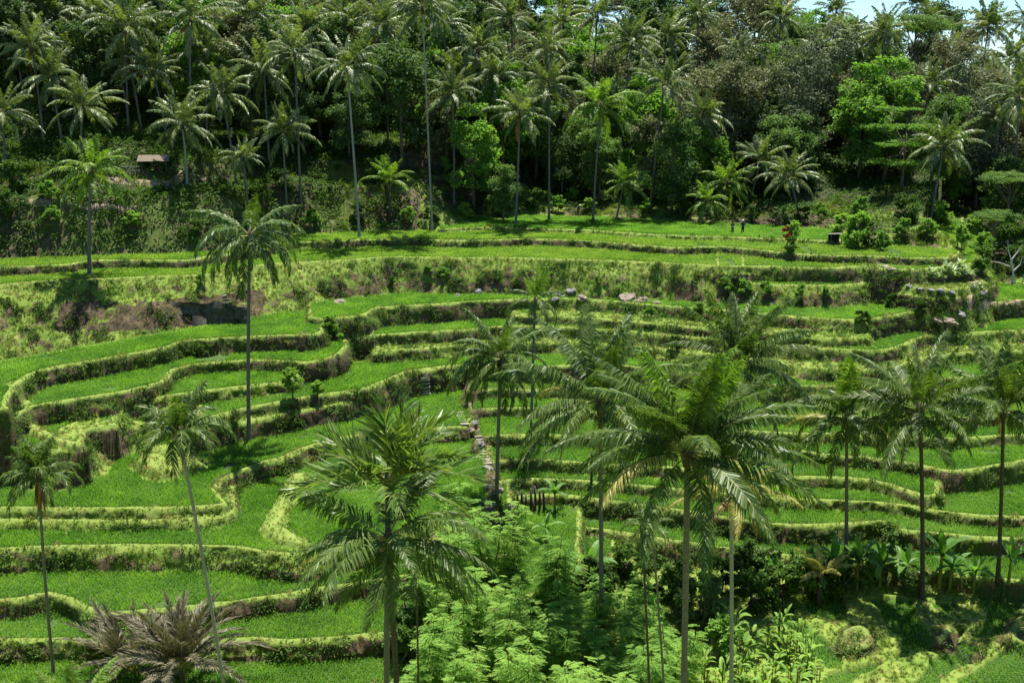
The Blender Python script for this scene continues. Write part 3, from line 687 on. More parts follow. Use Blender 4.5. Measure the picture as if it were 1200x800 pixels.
def palm(crown, base, kind, label, n=22, size=1.0, trunk='trunk', r=.17, group=None, cat='palm tree', name='coconut_palm', curve=.35,
         bright=0, yellow=0, dead=0, fruit=True, rot=None, ages=(0, 7), skirt=0, flower=0, old=.85, wild=.3):
    cx, cy, cz = crown; bx, by, bz = base; t = thing(name, label, cat, (bx, by, bz), 0, group)
    top = Vector((cx-bx, cy-by, cz-bz)); rr = random.Random(int(cx*37+cy*91+cz*11))
    bole('trunk', M[trunk], top, r*1.15, r*.8, t, curve)
    a0 = rr.uniform(0, 2*PI) if rot is None else rot
    for i in range(n):
        f = i/(n-1); cl = ages[0]+f**old*(ages[1]-ages[0]); cl = min(7, max(0, cl+rr.uniform(-.5, .5))); ci = int(round(cl))
        S_ = FR[kind]; ismat = kind
        if i >= n-dead: S_ = FR['dead']
        elif i >= n-dead-yellow: S_ = FR['near_yellow']; ci = min(ci, 5)
        elif i < bright: S_ = FR['near_bright'] if kind not in ('far',) else FR['far_bright']
        me = rr.choice(S_[ci]); az = a0+i*2.39996+rr.uniform(-wild, wild); sc_ = size*rr.uniform(.8, 1.1)
        off = Vector((math.cos(az), math.sin(az), 0))*r*.5; hz = -.03*i*size*.5+.35*size
        part('frond', me, t, top+off+Vector((0, 0, hz*.6)), (rr.uniform(-1.3, 1.3)*wild, rr.uniform(-.4, .4)*wild, az), (sc_,)*3)
    # fibrous crown heart
    h = MB(); h.tube([top+Vector((0, 0, -.7*size)), top+Vector((0, 0, -.1)), top+Vector((0, 0, .6*size))], [r*1.0, r*1.9, r*.5], 7, bump=.15); h.obj('crown_heart', [M['trunk_dark']], t, True)
    if fruit:
        h = MB()
        for j in range(3):
            a = rr.uniform(0, 2*PI)
            for q in range(5):
                h.ball(top+Vector((math.cos(a)*(.4+rr.uniform(-.12, .12)), math.sin(a)*(.4+rr.uniform(-.12, .12)), -.45+rr.uniform(-.3, .15)))*1.0, .13, 0, 6, 4)
        ob_ = h.obj('coconut_bunch', [M['coconut']], t, True); ob_['kind'] = 'stuff'
    if flower:
        h = MB(); a = -1.9
        for q in range(110):
            d = Vector((math.cos(a+rr.uniform(-.9, .9)), math.sin(a+rr.uniform(-.9, .9)), rr.uniform(-1.1, .2))).normalized(); p = top+Vector((math.cos(a)*.2, math.sin(a)*.2, -.5)); l_ = rr.uniform(.6, 1.15)
            s_ = Vector((-d.y, d.x, 0))*.025; h.add([p-s_, p+s_, p+d*l_*.6+s_-Vector((0, 0, .05)), p+d*l_-Vector((0, 0, .25))], [(0, 1, 2, 3)], 0)
        h.obj('flower_spray', [M['flower']], t)
    if skirt:
        h = MB()
        for q in range(skirt):
            a = rr.uniform(0, 2*PI); l_ = rr.uniform(.9, 1.9)*size; p = top+Vector((math.cos(a)*r, math.sin(a)*r, rr.uniform(-.8, .1)))
            d = Vector((math.cos(a)*.25, math.sin(a)*.25, -1)); s_ = Vector((-math.sin(a), math.cos(a), 0))*.07
            h.add([p-s_, p+s_, p+d*l_*.6+s_, p+d*l_], [(0, 1, 2, 3)], 0)
        h.obj('dead_skirt', [M['palm_dead']], t)
    return t
def palm_px(cu, cv, bu, bv, Y, kind, label, base_z=None, dy=0, **k):
    """crown seen at (cu, cv), trunk foot at (bu, bv); the palm stands at distance Y (foot) and Y+dy (crown)"""
    c = at_y(cu, cv, Y+dy)
    dx, dyy_, dz = ray(bu, bv); b = (dx/dyy_*Y, Y)
    z = ground(*b) if base_z is None else base_z
    return palm(c, (b[0], b[1], z), kind, label, **k)
def foot_y(u, v, z0=6):
    """walk the view ray through (u, v) until it meets the ground"""
    ys = np.arange(50, 200, .25); dx, dy, dz = ray(u, v); t = ys/dy; X = dx*t; Z = CAMZ+dz*t
    h = field(X, ys)[0]; i = np.argmax(h > Z); return float(ys[i]) if h[i] > Z[i] else 150.0
g_near = 'coconut palms standing in the valley'
def vp(cu, cv, bu, bv, kind, label, dy=0, **k):
    Y = foot_y(bu, bv); return palm_px(cu, cv, bu, bv, Y, kind, label, dy=dy, group=g_near, **k)
vp(293, 277, 292, 516, 'mid', 'tall coconut palm with heavy drooping fronds rising alone from the left centre terraces', n=24, ages=(1, 7), r=.17, curve=.3, size=1.1, skirt=16, old=.6)
vp(587, 420, 582, 588, 'mid', 'drooping coconut palm rooted in the stony patch below the middle stone steps', n=32, size=1.02, ages=(0, 7), r=.16, skirt=8, old=.6)
vp(627, 352, 622, 527, 'mid', 'thin palm with a small crown just behind the drooping middle palm', n=15, size=.72, r=.14, bright=6, ages=(0, 6))
vp(107, 203, 105, 322, 'far_bright', 'bright green coconut palm whose shadow falls on the high grassy bank', n=24, size=1.0, r=.2)
vp(992, 492, 991, 655, 'mid', 'slim coconut palm standing left of the two tall right hand palms', n=26, size=1.1, r=.15, yellow=2, bright=5)
vp(1078, 482, 1080, 706, 'near', 'tall dark coconut palm with a thick crown and a black trunk beside the banana plants', n=30, size=1.15, r=.17, trunk='trunk_dark', skirt=8, old=.7, wild=.45)
vp(1176, 480, 1168, 690, 'near', 'coconut palm at the right edge of the terraces with one bent trunk', n=26, size=1.12, r=.15, trunk='trunk_dark', dead=1, wild=.45)
vp(864, 428, 823, 686, 'near', 'dark coconut palm behind the huge foreground palm, its trunk half hidden', n=32, size=1.2, r=.16, dy=-2, trunk='trunk', dead=1)
palm_px(703, 470, 706, 690, 70, 'near', 'coconut palm with brown hanging fronds just left of the huge foreground palm', group=g_near, n=36, size=1.3, r=.16, dead=3, ages=(0, 7), yellow=1, old=.7)
palm_px(806, 528, 806, 860, 42, 'near', 'huge pale green coconut palm with wide arching fronds in the right centre foreground', group=g_near, n=48, size=1.0, r=.16, bright=7, yellow=3, ages=(0, 6.4), rot=.4, base_z=0, old=.75, wild=.45, dead=1)
palm_px(857, 582, 863, 756, 57, 'near_yellow', 'smaller yellowing coconut palm with a pale trunk under the huge foreground palm', group=g_near, n=16, size=.8, r=.13, trunk='trunk_pale', dead=1, ages=(1, 6), rot=5.6)
palm_px(752, 616, 768, 850, 52, 'areca', 'thin stemmed young palm below the huge foreground palm, left of the pair', group='thin stemmed palms under the huge palm', n=8, size=.5, r=.07, trunk='trunk_dark', fruit=False, name='slender_palm')
palm_px(764, 618, 787, 850, 53, 'areca', 'thin stemmed young palm leaning right below the huge foreground palm', group='thin stemmed palms under the huge palm', n=8, size=.5, r=.07, fruit=False, name='slender_palm')
palm_px(455, 566, 448, 860, 46, 'stiff', 'great dark palm with stiff upright fronds in the left centre foreground', group=g_near, n=25, size=1.04, r=.16, ages=(0.6, 6.0), fruit=False, rot=1.2, base_z=0, wild=.5, yellow=1)
palm_px(455, 632, 468, 870, 44, 'near', 'lower drooping coconut palm with a pale flower spray under the stiff fronded palm', group=g_near, n=24, size=.9, r=.15, trunk='trunk_dark', ages=(3.0, 7), rot=.3, base_z=0, flower=1, fruit=False, wild=.5)
palm_px(487, 672, 489, 860, 55, 'areca', 'very thin palm stem right of the twin foreground trunks', group='thin stemmed palms under the huge palm', n=7, size=.6, r=.06, trunk='trunk_dark', fruit=False, name='slender_palm', base_z=0)
palm_px(210, 510, 266, 830, 61, 'areca', 'tall slender palm with a long pale trunk leaning left, at left centre', n=25, size=1.15, r=.115, trunk='trunk_pale', fruit=False, name='slender_palm', ages=(1, 6), curve=.25, skirt=4, base_z=1, cat='palm tree', group='slender single palms on the left')
palm_px(45, 560, 62, 780, 65, 'areca', 'slender palm at the far left with an orange dead frond hanging below its crown', n=24, size=1.0, r=.10, fruit=False, name='slender_palm', ages=(0, 6), skirt=60, group='slender single palms on the left')

# grey feathery palm and little palms near the ground
def ground_palm(u, Y, cv, kind, label, n, size, name='young_palm', ages=(0, 5), rot=0, rx=0):
    p = at_y(u, cv, Y); z = ground(p[0], p[1]); t = thing(name, label, 'palm', (p[0], p[1], z), rot)
    rr = random.Random(int(u)); top = p[2]-z
    if top > .3:
        m = MB(); m.tube([(0, 0, -.3), (.05, 0, top*.5), (0, 0, top)], [.22, .18, .14], 8, bump=.1); m.obj('trunk', [M['trunk_dark']], t, True)
    for i in range(n):
        cl = ages[0]+i/(n-1)*(ages[1]-ages[0]); me = rr.choice(FR[kind][int(round(cl))]); az = i*2.39996+rr.uniform(-.3, .3)
        part('frond', me, t, (0, 0, max(top, 0)), (rr.uniform(-.3, .3), 0, az), (size*rr.uniform(.85, 1.1),)*3)
    return t
ground_palm(212, 63.5, 784, 'grey', 'grey brown feathery palm with faded fronds at the bottom left', 36, 1.3, 'feathery_palm', (0.4, 4.4), .5)
ground_palm(155, 65, 790, 'grey', 'second grey feathery palm leaning left behind the first at the bottom left', 30, 1.25, 'feathery_palm', (.6, 5), 1.7)
ground_palm(95, 50, 838, 'near_bright', 'bright young palm poking in at the bottom edge near the left corner', 13, .62, ages=(0, 4.4), rot=1)
ground_palm(962, 76, 672, 'near_yellow', 'young palm with pale arching fronds among the banana plants', 9, .62, ages=(1, 5), rot=2)
ground_palm(456, foot_y(440, 262), 212, 'far_bright', 'leaning palm with pale upswept fronds at the foot of the dark bank', 14, .85, ages=(0, 5), rot=2)

# ------------------------------------------------------------------ forest palms: (crown u, v, distance, size, kind, label)
FP = [
 (37,57,148,1,'far','first in the high row at the upper left'), (223,24,150,1.15,'far','big pale crowned, high above the hut'), (147,34,152,1.1,'far','spreading, left of the big pale crowned one above the hut'),
 (98,125,141,.95,'far','dark narrow crowned, directly above the bright green palm'), (346,64,147,1.1,'far','tall, at the right end of the upper left row'), (3,135,138,1.05,'far','cut by the left edge of the picture'),
 (213,145,139,.95,'far','beside the hut with a bare pale trunk'), (260,111,144,.95,'far','behind and right of the hut'), (331,155,143,.85,'far','low, on the slope left of the tall pale trunk'), (111,20,158,1,'far','half hidden at the top edge, upper left'),
 (407,78,141,1.15,'far','heavy headed, bending over the tall pale trunk at left centre'), (495,10,146,1.0,'far','tallest, with a long thin pale trunk and its crown at the top edge'), (530,111,157,.9,'far','small and shaded behind the tallest thin trunk'),
 (609,135,150,1.0,'far','with shining spread fronds above the end of the top field'), (643,101,156,.95,'far','narrow, just behind the shining one'), (704,125,154,1.1,'far_bright','broad star shaped, in the middle of the forest edge'),
 (778,101,158,1.1,'far','star shaped, right of the middle of the forest edge'), (731,216,155,.85,'far_bright','low bushy, on the rim of the top field'), (700,20,185,1,'far','on the ridge at the centre'), (660,30,180,.95,'far','left one of the ridge pair at the centre'),
 (599,24,178,.95,'far','on the ridge left of the centre'), (852,214,156,.95,'far_bright','left one of the trio behind the two people'), (891,190,159,.95,'far','rearmost of the trio behind the two people'), (925,208,151,1.02,'far','front one of the trio, above the crimson shrub'),
 (827,243,152,.7,'far_bright','very low, left of the two people'), (1106,172,152,1.0,'far','with one orange dead frond on the right slope'), (1194,115,158,1.1,'far','cut by the right edge of the picture'), (1036,40,192,1.05,'far','under the flat topped tree on the skyline'),
 (999,44,196,1,'far','left of the flat topped skyline tree'), (1158,34,205,1.15,'far','dark, on the skyline near the right corner'), (824,135,162,.9,'far','grey and shaded, right centre'), (915,22,200,1,'far','slim, on the skyline right of centre'),
 (818,20,195,1,'far','on the skyline just right of centre'), (1090,100,178,.95,'far','half buried in the right hand slope trees'), (560,60,168,1,'far','among pale trees left of centre'), (450,30,165,1.05,'far','dark crowned, behind the heavy headed one'),
 (300,20,162,1.05,'far','at the top edge between two taller ones'), (180,85,150,.95,'far','in the shade between the hut and the big crown'), (60,90,146,.95,'far','second from the left, half in shade'), (285,185,139,.6,'far','stunted, on the path edge right of the hut'),
 (20,20,160,1.1,'far','in the top left corner'), (400,25,170,1,'far','deep in the wood behind the left centre'), (740,50,176,1,'far','behind the star shaped pair'), (865,60,180,.95,'far','on the middle slope right of centre'),
 (1170,140,165,.9,'far','low on the slope at the right'), (960,60,190,.9,'far','in front of the skyline gap'), (1120,60,196,.9,'far','near the sky at the right'), (520,30,172,1.0,'far','right behind the tallest thin trunk'),
 (640,60,170,.9,'far','among the bright trees at the centre'), (240,60,156,.95,'far','just below the big pale crown'), (580,90,164,.9,'far','between the thin trunk and the shining one'), (780,45,186,1,'far','in the ridge crowd right of centre'),
]
EDGE = []
_r = random.Random(5)
for i in range(46):
    u = _r.uniform(-60, 1260); v = _r.uniform(-25, 95) if u < 760 else _r.uniform(5, 95)
    FP.append((u, v, 0, _r.uniform(.85, 1.15), 'far', ['slim', 'dark', 'pale', 'ragged', 'bushy headed', 'drooping', 'spiky'][i % 7]+', among the crowns '+['at the far upper left', 'at the upper left', 'left of the top centre', 'right of the top centre', 'at the upper right', 'at the far upper right'][min(5, max(0, int(u//200)))]+(', near the top' if v < 35 else ', lower down')))
for i, (u, v, Y, s_, kd, lb) in enumerate(FP):
    if Y == 0:      # stand it where a trunk of ordinary height reaches that crown
        Y = 152+_r.uniform(0, 10)
        while Y < 245 and at_y(u, v, Y)[2]-ground(*at_y(u, v, Y)[:2]) > _r.uniform(12, 17): Y += 4
    c = at_y(u, v, Y); dx = random.uniform(-1.6, 1.6)
    b = (c[0]+dx, Y+random.uniform(-1, 1)); z = ground(*b)
    if c[2]-z < 3: c = (c[0], c[1], z+3 + 0*s_)
    if c[2]-z > 30: z = z
    palm(c, (b[0], b[1], z), kd, 'forest palm '+lb, n=22+int(5*s_), size=s_*random.uniform(.88, 1.05), r=.12 if i == 11 else .15, wild=random.uniform(.3, .55), old=random.uniform(.6, 1.1), trunk='trunk_pale' if i in (6, 10, 11) else 'trunk', group='coconut palms in the hillside forest',
         fruit=False, dead=1 if i in (25, 0, 1, 13) else 0, curve=random.uniform(0, .5))
    EDGE.append((c[0], c[1], c[2]))

# ------------------------------------------------------------------ broadleaf trees
def crown_mesh(name, mat, R0, Hc, z0, lobes, per, leaf, seed, shape='round', flat=.35, aspect=.55):
    """leafy crown: clumps of small leaves spread through several lobes, gaps between them"""
    g = np.random.default_rng(seed); V = []; cen = []
    for i in range(lobes):
        a = g.uniform(0, 2*PI); q = g.random()**.5*R0*.78; zz = g.random()
        if shape == 'layer': z = z0+Hc*round(zz*3)/3; rl = R0*g.uniform(.28, .45); q = g.random()**.5*R0*.85*(1-.35*abs(z-z0-Hc*.4)/Hc); fz = .22
        elif shape == 'umbrella': z = z0+Hc*(.9-.5*(q/R0)**2)+g.uniform(-.2, .2); rl = R0*g.uniform(.2, .34); fz = .3
        elif shape == 'cone': z = z0+Hc*zz; q = g.random()**.5*R0*(1-zz*.85); rl = R0*.35*(1-.5*zz); fz = .8
        else: z = z0+Hc*zz; q = q*math.sqrt(max(.12, 1-(1.9*zz-.8)**2/1.6)); rl = R0*g.uniform(.26, .44); fz = .7
        cen.append((q*math.cos(a), q*math.sin(a), z, rl, fz))
    n = lobes*per; ci = np.repeat(np.arange(lobes), per); Cn = np.array(cen)[ci]
    d = g.normal(size=(n, 3)); d /= np.linalg.norm(d, axis=1)[:, None]; rad = g.random(n)**.33
    # leaves gather in sprays: snap directions to a few dozen centres
    k = g.normal(size=(lobes*9, 3)); k /= np.linalg.norm(k, axis=1)[:, None]
    pick = ci*9+g.integers(0, 9, n); d = d*.42+k[pick]*.75; 
    P = Cn[:, :3] + d*(rad*Cn[:, 3])[:, None]*np.stack([np.ones(n), np.ones(n), Cn[:, 4]], 1)
    nor = g.normal(size=(n, 3))*[1, 1, .6]+[0, 0, 1.0/flat*.35]; nor = nor+d*.6; nor /= np.linalg.norm(nor, axis=1)[:, None]
    t = np.cross(nor, g.normal(size=(n, 3))); t /= np.linalg.norm(t, axis=1)[:, None]; b = np.cross(nor, t)
    s = leaf*g.uniform(.6, 1.25, n)[:, None]
    V = np.stack([P-t*s*.5, P+b*s*aspect*.5, P+t*s*.5-nor*s*.12, P-b*s*aspect*.5], 1).reshape(-1, 3)
    F = np.arange(n*4).reshape(n, 4); rv = np.clip(.5+.32*(k[pick][:, 0])+g.normal(0, .22, n), 0, 1)
    me = np_mesh(name, V, [F], [mat], attrs={'rnd': np.repeat(rv, 4)}); return me, cen
def limbs_mesh(name, mat, cen, H0, r, lobes=10, seed=0, fork=.5):
    rr = random.Random(seed); m = MB(); f = H0*fork; j = lambda s: rr.uniform(-s, s)
    top = Vector((j(.4), j(.4), H0)); m.tube([(0, 0, -.5), (j(.15), j(.15), f*.5), (top.x*.5, top.y*.5, f), top], [r*1.3, r, r*.8, r*.45], 7, bump=.08)
    for c in rr.sample(cen, min(lobes, len(cen))):
        s = rr.uniform(.6, 1); p = Vector((top.x*s*.6, top.y*s*.6, f+(H0-f)*(s-.6)*1.6)); q = Vector(c[:3]); mid = p.lerp(q, .5)+Vector((j(.4), j(.4), j(.3)))
        m.tube([p, mid, q], [r*.45, r*.28, r*.08], 5, cap=False)
    return m.mesh(name, [mat], True)
TR = {}
def tree_kind(key, mat, R0, Hc, z0, lobes, per, leaf, shape='round', bark='bark', r=.22, nv=2, **k):
    TR[key] = []
    for v in range(nv):
        me, cen = crown_mesh('crown_'+key, M[mat], R0, Hc, z0, lobes, per, leaf, sum(map(ord, key)) % 7 + v*13 + len(key)*3 + 5, shape, **k)
        TR[key].append((me, limbs_mesh('trunk_'+key, M[bark], cen, z0+Hc*.55, r, 12, v+3), z0+Hc))
tree_kind('dark', 'tree_dark', 5.2, 11, 2.6, 36, 330, .44, nv=3)
tree_kind('mid', 'tree_mid', 5.0, 11, 2.6, 36, 330, .44, nv=3)
tree_kind('bright', 'tree_bright', 4.4, 10.5, 3, 32, 330, .42, nv=2)
tree_kind('olive', 'tree_olive', 5.0, 11, 3.5, 36, 300, .36, nv=2)
tree_kind('grey', 'tree_grey', 4.8, 12, 3.5, 38, 270, .33, nv=2)
tree_kind('layered', 'tree_bright', 5.2, 7, 4, 26, 330, .30, 'layer', nv=2)
tree_kind('umbrella', 'tree_mid', 5.8, 3.4, 8, 34, 260, .28, 'umbrella', nv=2, r=.2)
tree_kind('tall', 'tree_dark', 3.8, 15, 3.5, 34, 300, .42, nv=2)
NAMES = {'dark': 'dark green broadleaf tree', 'mid': 'mid green leafy tree', 'bright': 'bright green leafy tree', 'olive': 'dull olive tree', 'grey': 'grey brown thin leaved tree', 'layered': 'green tree with leaves in flat tiers', 'umbrella': 'flat topped spreading tree', 'tall': 'tall narrow dark tree'}
def tree(key, x, y, s, label, group, z=None, name='broadleaf_tree', rz=None, sz=1.0):
    v = random.randrange(len(TR[key])); cm, tm, H = TR[key][v]; z = ground(x, y) if z is None else z
    t = thing(name, label, 'tree', (x, y, z), rz if rz is not None else random.uniform(0, 2*PI), group)
    part('crown', cm, t, scale=(s, s, s*sz)); part('trunk', tm, t, scale=(s, s, s*sz)); return t
placed = []
def wood(u, Y, key, s, label, sz=1.0):
    dx, dy, _ = ray(u, 160); x = dx/dy*Y; placed.append((x, Y)); return tree(key, x, Y, s, label, 'trees one can tell apart in the hillside forest', sz=sz)
wood(555, 158, 'bright', 1.05, 'pale green tree catching the sun left of the centre of the forest')
wood(590, 166, 'bright', 1.25, 'tall sunlit green tree in the upper centre of the forest')
wood(628, 172, 'mid', 1.2, 'rounded green tree behind the shining palm')
wood(1062, 159, 'layered', 1.05, 'green tree with flat tiers of leaves on the right hand slope', 1.0)
wood(1040, 167, 'bright', 1.3, 'bright leafy tree above the tiered tree on the right')
wood(1010, 170, 'bright', 1.2, 'bright tree left of the tiered tree on the right')
wood(880, 176, 'grey', 1.35, 'big grey brown tree in the right centre of the forest')
wood(930, 172, 'grey', 1.3, 'tall grey brown tree left of the bright trees on the right')
wood(850, 168, 'olive', 1.25, 'olive tree right of the star shaped palms')
wood(960, 180, 'grey', 1.4, 'grey brown tree reaching to the skyline')
wood(900, 190, 'bright', 1.3, 'lime green tree at the skyline right of centre')
wood(1180, 141, 'umbrella', .62, 'low flat topped tree at the right edge by the bare white tree')
wood(1192, 150, 'umbrella', .8, 'larger flat topped tree at the right edge')
wood(1060, 205, 'umbrella', 1.35, 'flat topped tree standing against the sky', 1.25)
wood(1020, 212, 'umbrella', 1.2, 'second flat topped tree against the sky, left of the first', 1.2)
wood(1175, 172, 'olive', 1.4, 'yellowish olive tree at the upper right')
wood(1130, 180, 'grey', 1.3, 'grey tree between the tiered tree and the right edge')
wood(470, 160, 'dark', 1.2, 'dark tree behind the tallest thin trunk')
wood(790, 158, 'mid', .9, 'rounded tree right of the star shaped palms')
wood(590, 153, 'mid', .6, 'small rounded tree by the end of the top field')
# the rest of the wood, row behind row
cnt = 0; seen = {}
for row, (d0, step) in enumerate([(8, 7.5), (14.5, 7.0), (22, 7.2), (31, 7.6), (42, 8.4), (56, 9.0), (72, 9.6), (90, 10)]):
    for u in np.arange(-80, 1290, step*FPX/(150+d0)):
        u2 = u+random.uniform(-18, 18); lefty = u2 < 400
        wr = min(1, max(0, (u2-560)/110)); base = 137+d0 if u2 < 330 else (150+d0 if u2 < 520 else 157+d0-(max(0, u2-1000)*.06))
        if u2 < 330: base += 10
        Y = base+random.uniform(-3, 3); dx, dy, _ = ray(u2, 160); x = dx/dy*Y
        if any((x-a)**2+(Y-b)**2 < 14 for a, b in placed): continue
        if row == 0 and 150 < u2 < 215: continue
        pr = random.random()
        if u2 > 800: key = 'grey' if pr < .1 else 'olive' if pr < .42 else 'dark' if pr < .6 else 'mid' if pr < .85 else 'bright'
        else: key = 'dark' if pr < .3 else 'mid' if pr < .6 else 'tall' if pr < .68 else 'bright' if pr < .88 else 'olive'
        s_ = random.uniform(.8, 1.3)*((.8 if u2 > 340 else .95) if row == 0 else 1)
        if row >= 5 and 560 < u2 < 930: s_ *= 1.3
        where = ['at the upper left', 'left of the centre', 'at the centre', 'right of the centre', 'at the upper right'][min(4, max(0, int(u2//240)))]
        depth = ['at the hill foot', 'just inside the forest edge', 'inside the forest', 'amid the forest', 'far back in the forest', 'near the ridge', 'on the ridge', 'on the crest'][row]
        tree(key, x, Y, s_, f'{NAMES[key]} {depth} {where}', 'trees crowding the hillside forest'); placed.append((x, Y)); cnt += 1
print('forest trees', cnt)

# ------------------------------------------------------------------ bushes
BU = {}
def bush_kind(key, mat, R0, Hc, lobes, per, leaf, shape='round', nv=2, z0=.25, aspect=.55):
    BU[key] = []
    for v in range(nv):
        me, cen = crown_mesh('foliage_'+key, M[mat], R0, Hc, z0, lobes, per, leaf, 40+v*7+len(key), shape, aspect=aspect)
        BU[key].append((me, limbs_mesh('stem_'+key, M['bark'], cen, z0+Hc*.5, .05, 9, v+8)))
bush_kind('lime', 'tree_lime', 1.0, 1.4, 22, 300, .17)
bush_kind('green', 'tree_bright', 1.0, 1.4, 14, 200, .17)
bush_kind('dark', 'weed', 1.1, 1.5, 14, 220, .18)
bush_kind('darktree', 'tree_mid', 1.0, 1.7, 16, 240, .15, nv=1)
bush_kind('cone', 'tree_mid', .8, 3.2, 22, 170, .16, 'cone', 1)
bush_kind('red', 'red_leaf', .6, .7, 8, 110, .15, nv=1, z0=.9)
def bush(u, v, key, s, label, group=None, sz=1.0, name='bush', Y=None, trunk=0):
    Y = Y or foot_y(u, v); dx, dy, _ = ray(u, v); x = dx/dy*Y; z = ground(x, Y)
    t = thing(name, label, 'bush', (x, Y, z), random.uniform(0, 6), group); vv = random.randrange(len(BU[key]))
    part('foliage', BU[key][vv][0], t, loc=(0, 0, trunk), scale=(s, s, s*sz))
    if trunk:
        m = MB(); m.tube([(0, 0, -.2), (.05, 0, trunk*.6), (0, .05, trunk+s*.9)], [.09, .07, .04], 6); m.obj('stem', [M['trunk_dark']], t)
    else: part('stem', BU[key][vv][1], t, scale=(s, s, s*sz))
    return t
bush(343, 470, 'lime', 1.05, 'round bright topped bush on a short dark stem at left centre', 'round bushes on the middle left terrace', 1.15, 'round_bush', trunk=.9)
bush(373, 470, 'lime', .75, 'smaller of the two round bushes, right of the larger one', 'round bushes on the middle left terrace', 1.0, 'round_bush', trunk=.6)
bush(1003, 292, 'lime', 2.0, 'large leafy bush over the little shed at the end of the top field', sz=1.25)
bush(1018, 292, 'darktree', 1.7, 'dark rounded bush in front of the large leafy bush', sz=1.0)
bush(1030, 295, 'green', 1.5, 'low green bush right of the little shed')
bush(985, 275, 'lime', 1.5, 'bush behind the little shed')
bush(921, 292, 'red', 1.7, 'crimson leaved shrub on the edge of the upper terraces', name='crimson_shrub')
bush(930, 292, 'lime', .9, 'small lime shrub touching the crimson one', sz=1.2, trunk=1.5)
bush(926, 302, 'dark', 1.0, 'dark shrub below the crimson and lime pair', sz=1.1)
fb = [(1060,284,'green',1.6),(1085,280,'lime',1.4),(1120,290,'green',1.7),(1150,300,'green',1.6),(1180,300,'dark',2.2),(1150,318,'dark',1.6),(1190,320,'dark',1.8),(960,258,'green',1.2),(940,262,'dark',1.2),(880,262,'dark',1.3),(800,256,'dark',1.4),(760,252,'green',1.3),(690,250,'lime',1.2),(655,248,'green',1.3),(625,246,'dark',1.6),(590,256,'dark',1.5),(1100,265,'lime',1.9),(1060,262,'dark',2),(1010,255,'green',1.6),(1140,275,'lime',1.5),(1170,280,'green',2.0),(640,238,'lime',1.0),(670,236,'lime',1.2),(780,240,'green',1.8),(870,245,'dark',1.8),(480,262,'green',1.3),(365,268,'green',1.4),(420,262,'dark',1.5),(505,262,'dark',1.2),(545,255,'lime',1.1),(575,250,'green',1.2),(10,255,'dark',1.6),(60,262,'green',1.2),(155,268,'lime',1.1),(230,280,'dark',1.1),(60,240,'green',1.4),(375,180,'lime',1.0),(520,205,'green',1.5),(560,215,'green',1.4),(440,215,'dark',2.0),(330,225,'dark',1.6),(300,240,'dark',1.4),(20,225,'dark',2),(85,225,'dark',1.6)]
pos = ['far left', 'upper left', 'left centre', 'centre', 'right centre', 'far right']
tone = {'lime': 'bright yellow green', 'green': 'fresh green', 'dark': 'dark green'}
for i, (u, v, k_, s_) in enumerate(fb):
    bush(u, v, k_, s_, f"{'big' if s_ > 1.7 else 'small' if s_ < 1.3 else 'middling'} {tone[k_]} bush along the foot of the forest, {pos[min(5, u//200)]}", 'bushes along the foot of the forest')
# clumps hanging on the terrace fronts
bt = [(850,345,'green',1.0),(870,350,'green',1.1),(895,350,'green',1.1),(940,352,'green',1.0),(965,352,'green',.9),(1045,362,'dark',.9),(1010,385,'dark',.9),(820,375,'green',.9),(760,372,'green',.8),(392,400,'green',1.1),(385,388,'lime',.9),(1078,370,'dark',.9),(790,410,'dark',.8),(235,335,'green',.7),(600,625,'dark',.8),(700,335,'green',.7),(640,325,'green',.7),(500,325,'green',.8),(520,330,'green',.8),(460,335,'dark',.6)]
for i, (u, v, k_, s_) in enumerate(bt):
    bush(u, v, k_, s_, f"{'rounded' if s_ >= 1 else 'low'} {tone[k_]} clump clinging to a terrace front, {pos[min(5, u//200)]}", 'leafy clumps on the terrace fronts')

# ------------------------------------------------------------------ feathery saplings of the valley bottom
def sapling_mesh(seed, H=5.5, nst=5):
    g = random.Random(seed); m = MB(); st = MB()
    for i in range(nst):
        a = g.uniform(0, 2*PI); q = g.uniform(.1, .5); top = Vector((math.cos(a)*g.uniform(.6, 1.6), math.sin(a)*g.uniform(.6, 1.6), H*g.uniform(.7, 1)))
        b0 = Vector((math.cos(a)*q*.4, math.sin(a)*q*.4, -.3)); st.tube([b0, b0.lerp(top, .5)+Vector((g.uniform(-.15, .15), g.uniform(-.15, .15), 0)), top], [.05, .035, .012], 5, cap=False)
        nb = 26
        for k in range(nb):
            s = .2+.8*k/nb; p = b0.lerp(top, s); az = k*2.4+g.uniform(-.5, .5); L = g.uniform(.9, 1.7)*(1.25-.6*s); el = g.uniform(-.05, .5)
            v = g.random()
            for bz in (-.5, 0, .5):     # three fingers of each compound leaf, each with pairs of narrow leaflets
                az2 = az+bz*g.uniform(.7, 1.2); d = Vector((math.cos(az2), math.sin(az2), el+g.uniform(-.1, .1))).normalized(); sd_ = Vector((-math.sin(az2), math.cos(az2), 0)); L2 = L*(1 if bz == 0 else .8)
                np_ = 9
                for j in range(np_):
                    f = .3+.7*j/np_; c = p+d*L2*f-Vector((0, 0, .4*L2*f*f)); wl = .15*L2*math.sin(PI*(.2+.72*f))+.03
                    for sg in (-1, 1):
                        e = c+sd_*sg*wl+d*wl*.4-Vector((0, 0, wl*g.uniform(.0, .5))); w_ = d*.032
                        m.add([c-w_*.4, c.lerp(e, .5)-w_, e, c.lerp(e, .5)+w_], [(0, 1, 2, 3)], 0, min(1, max(0, v+g.uniform(-.25, .25))))
    return m.mesh('feathery_leaves', [M['feather']]), st.mesh('stems', [M['trunk_dark']])
SAP = [sapling_mesh(900+i) for i in range(4)]
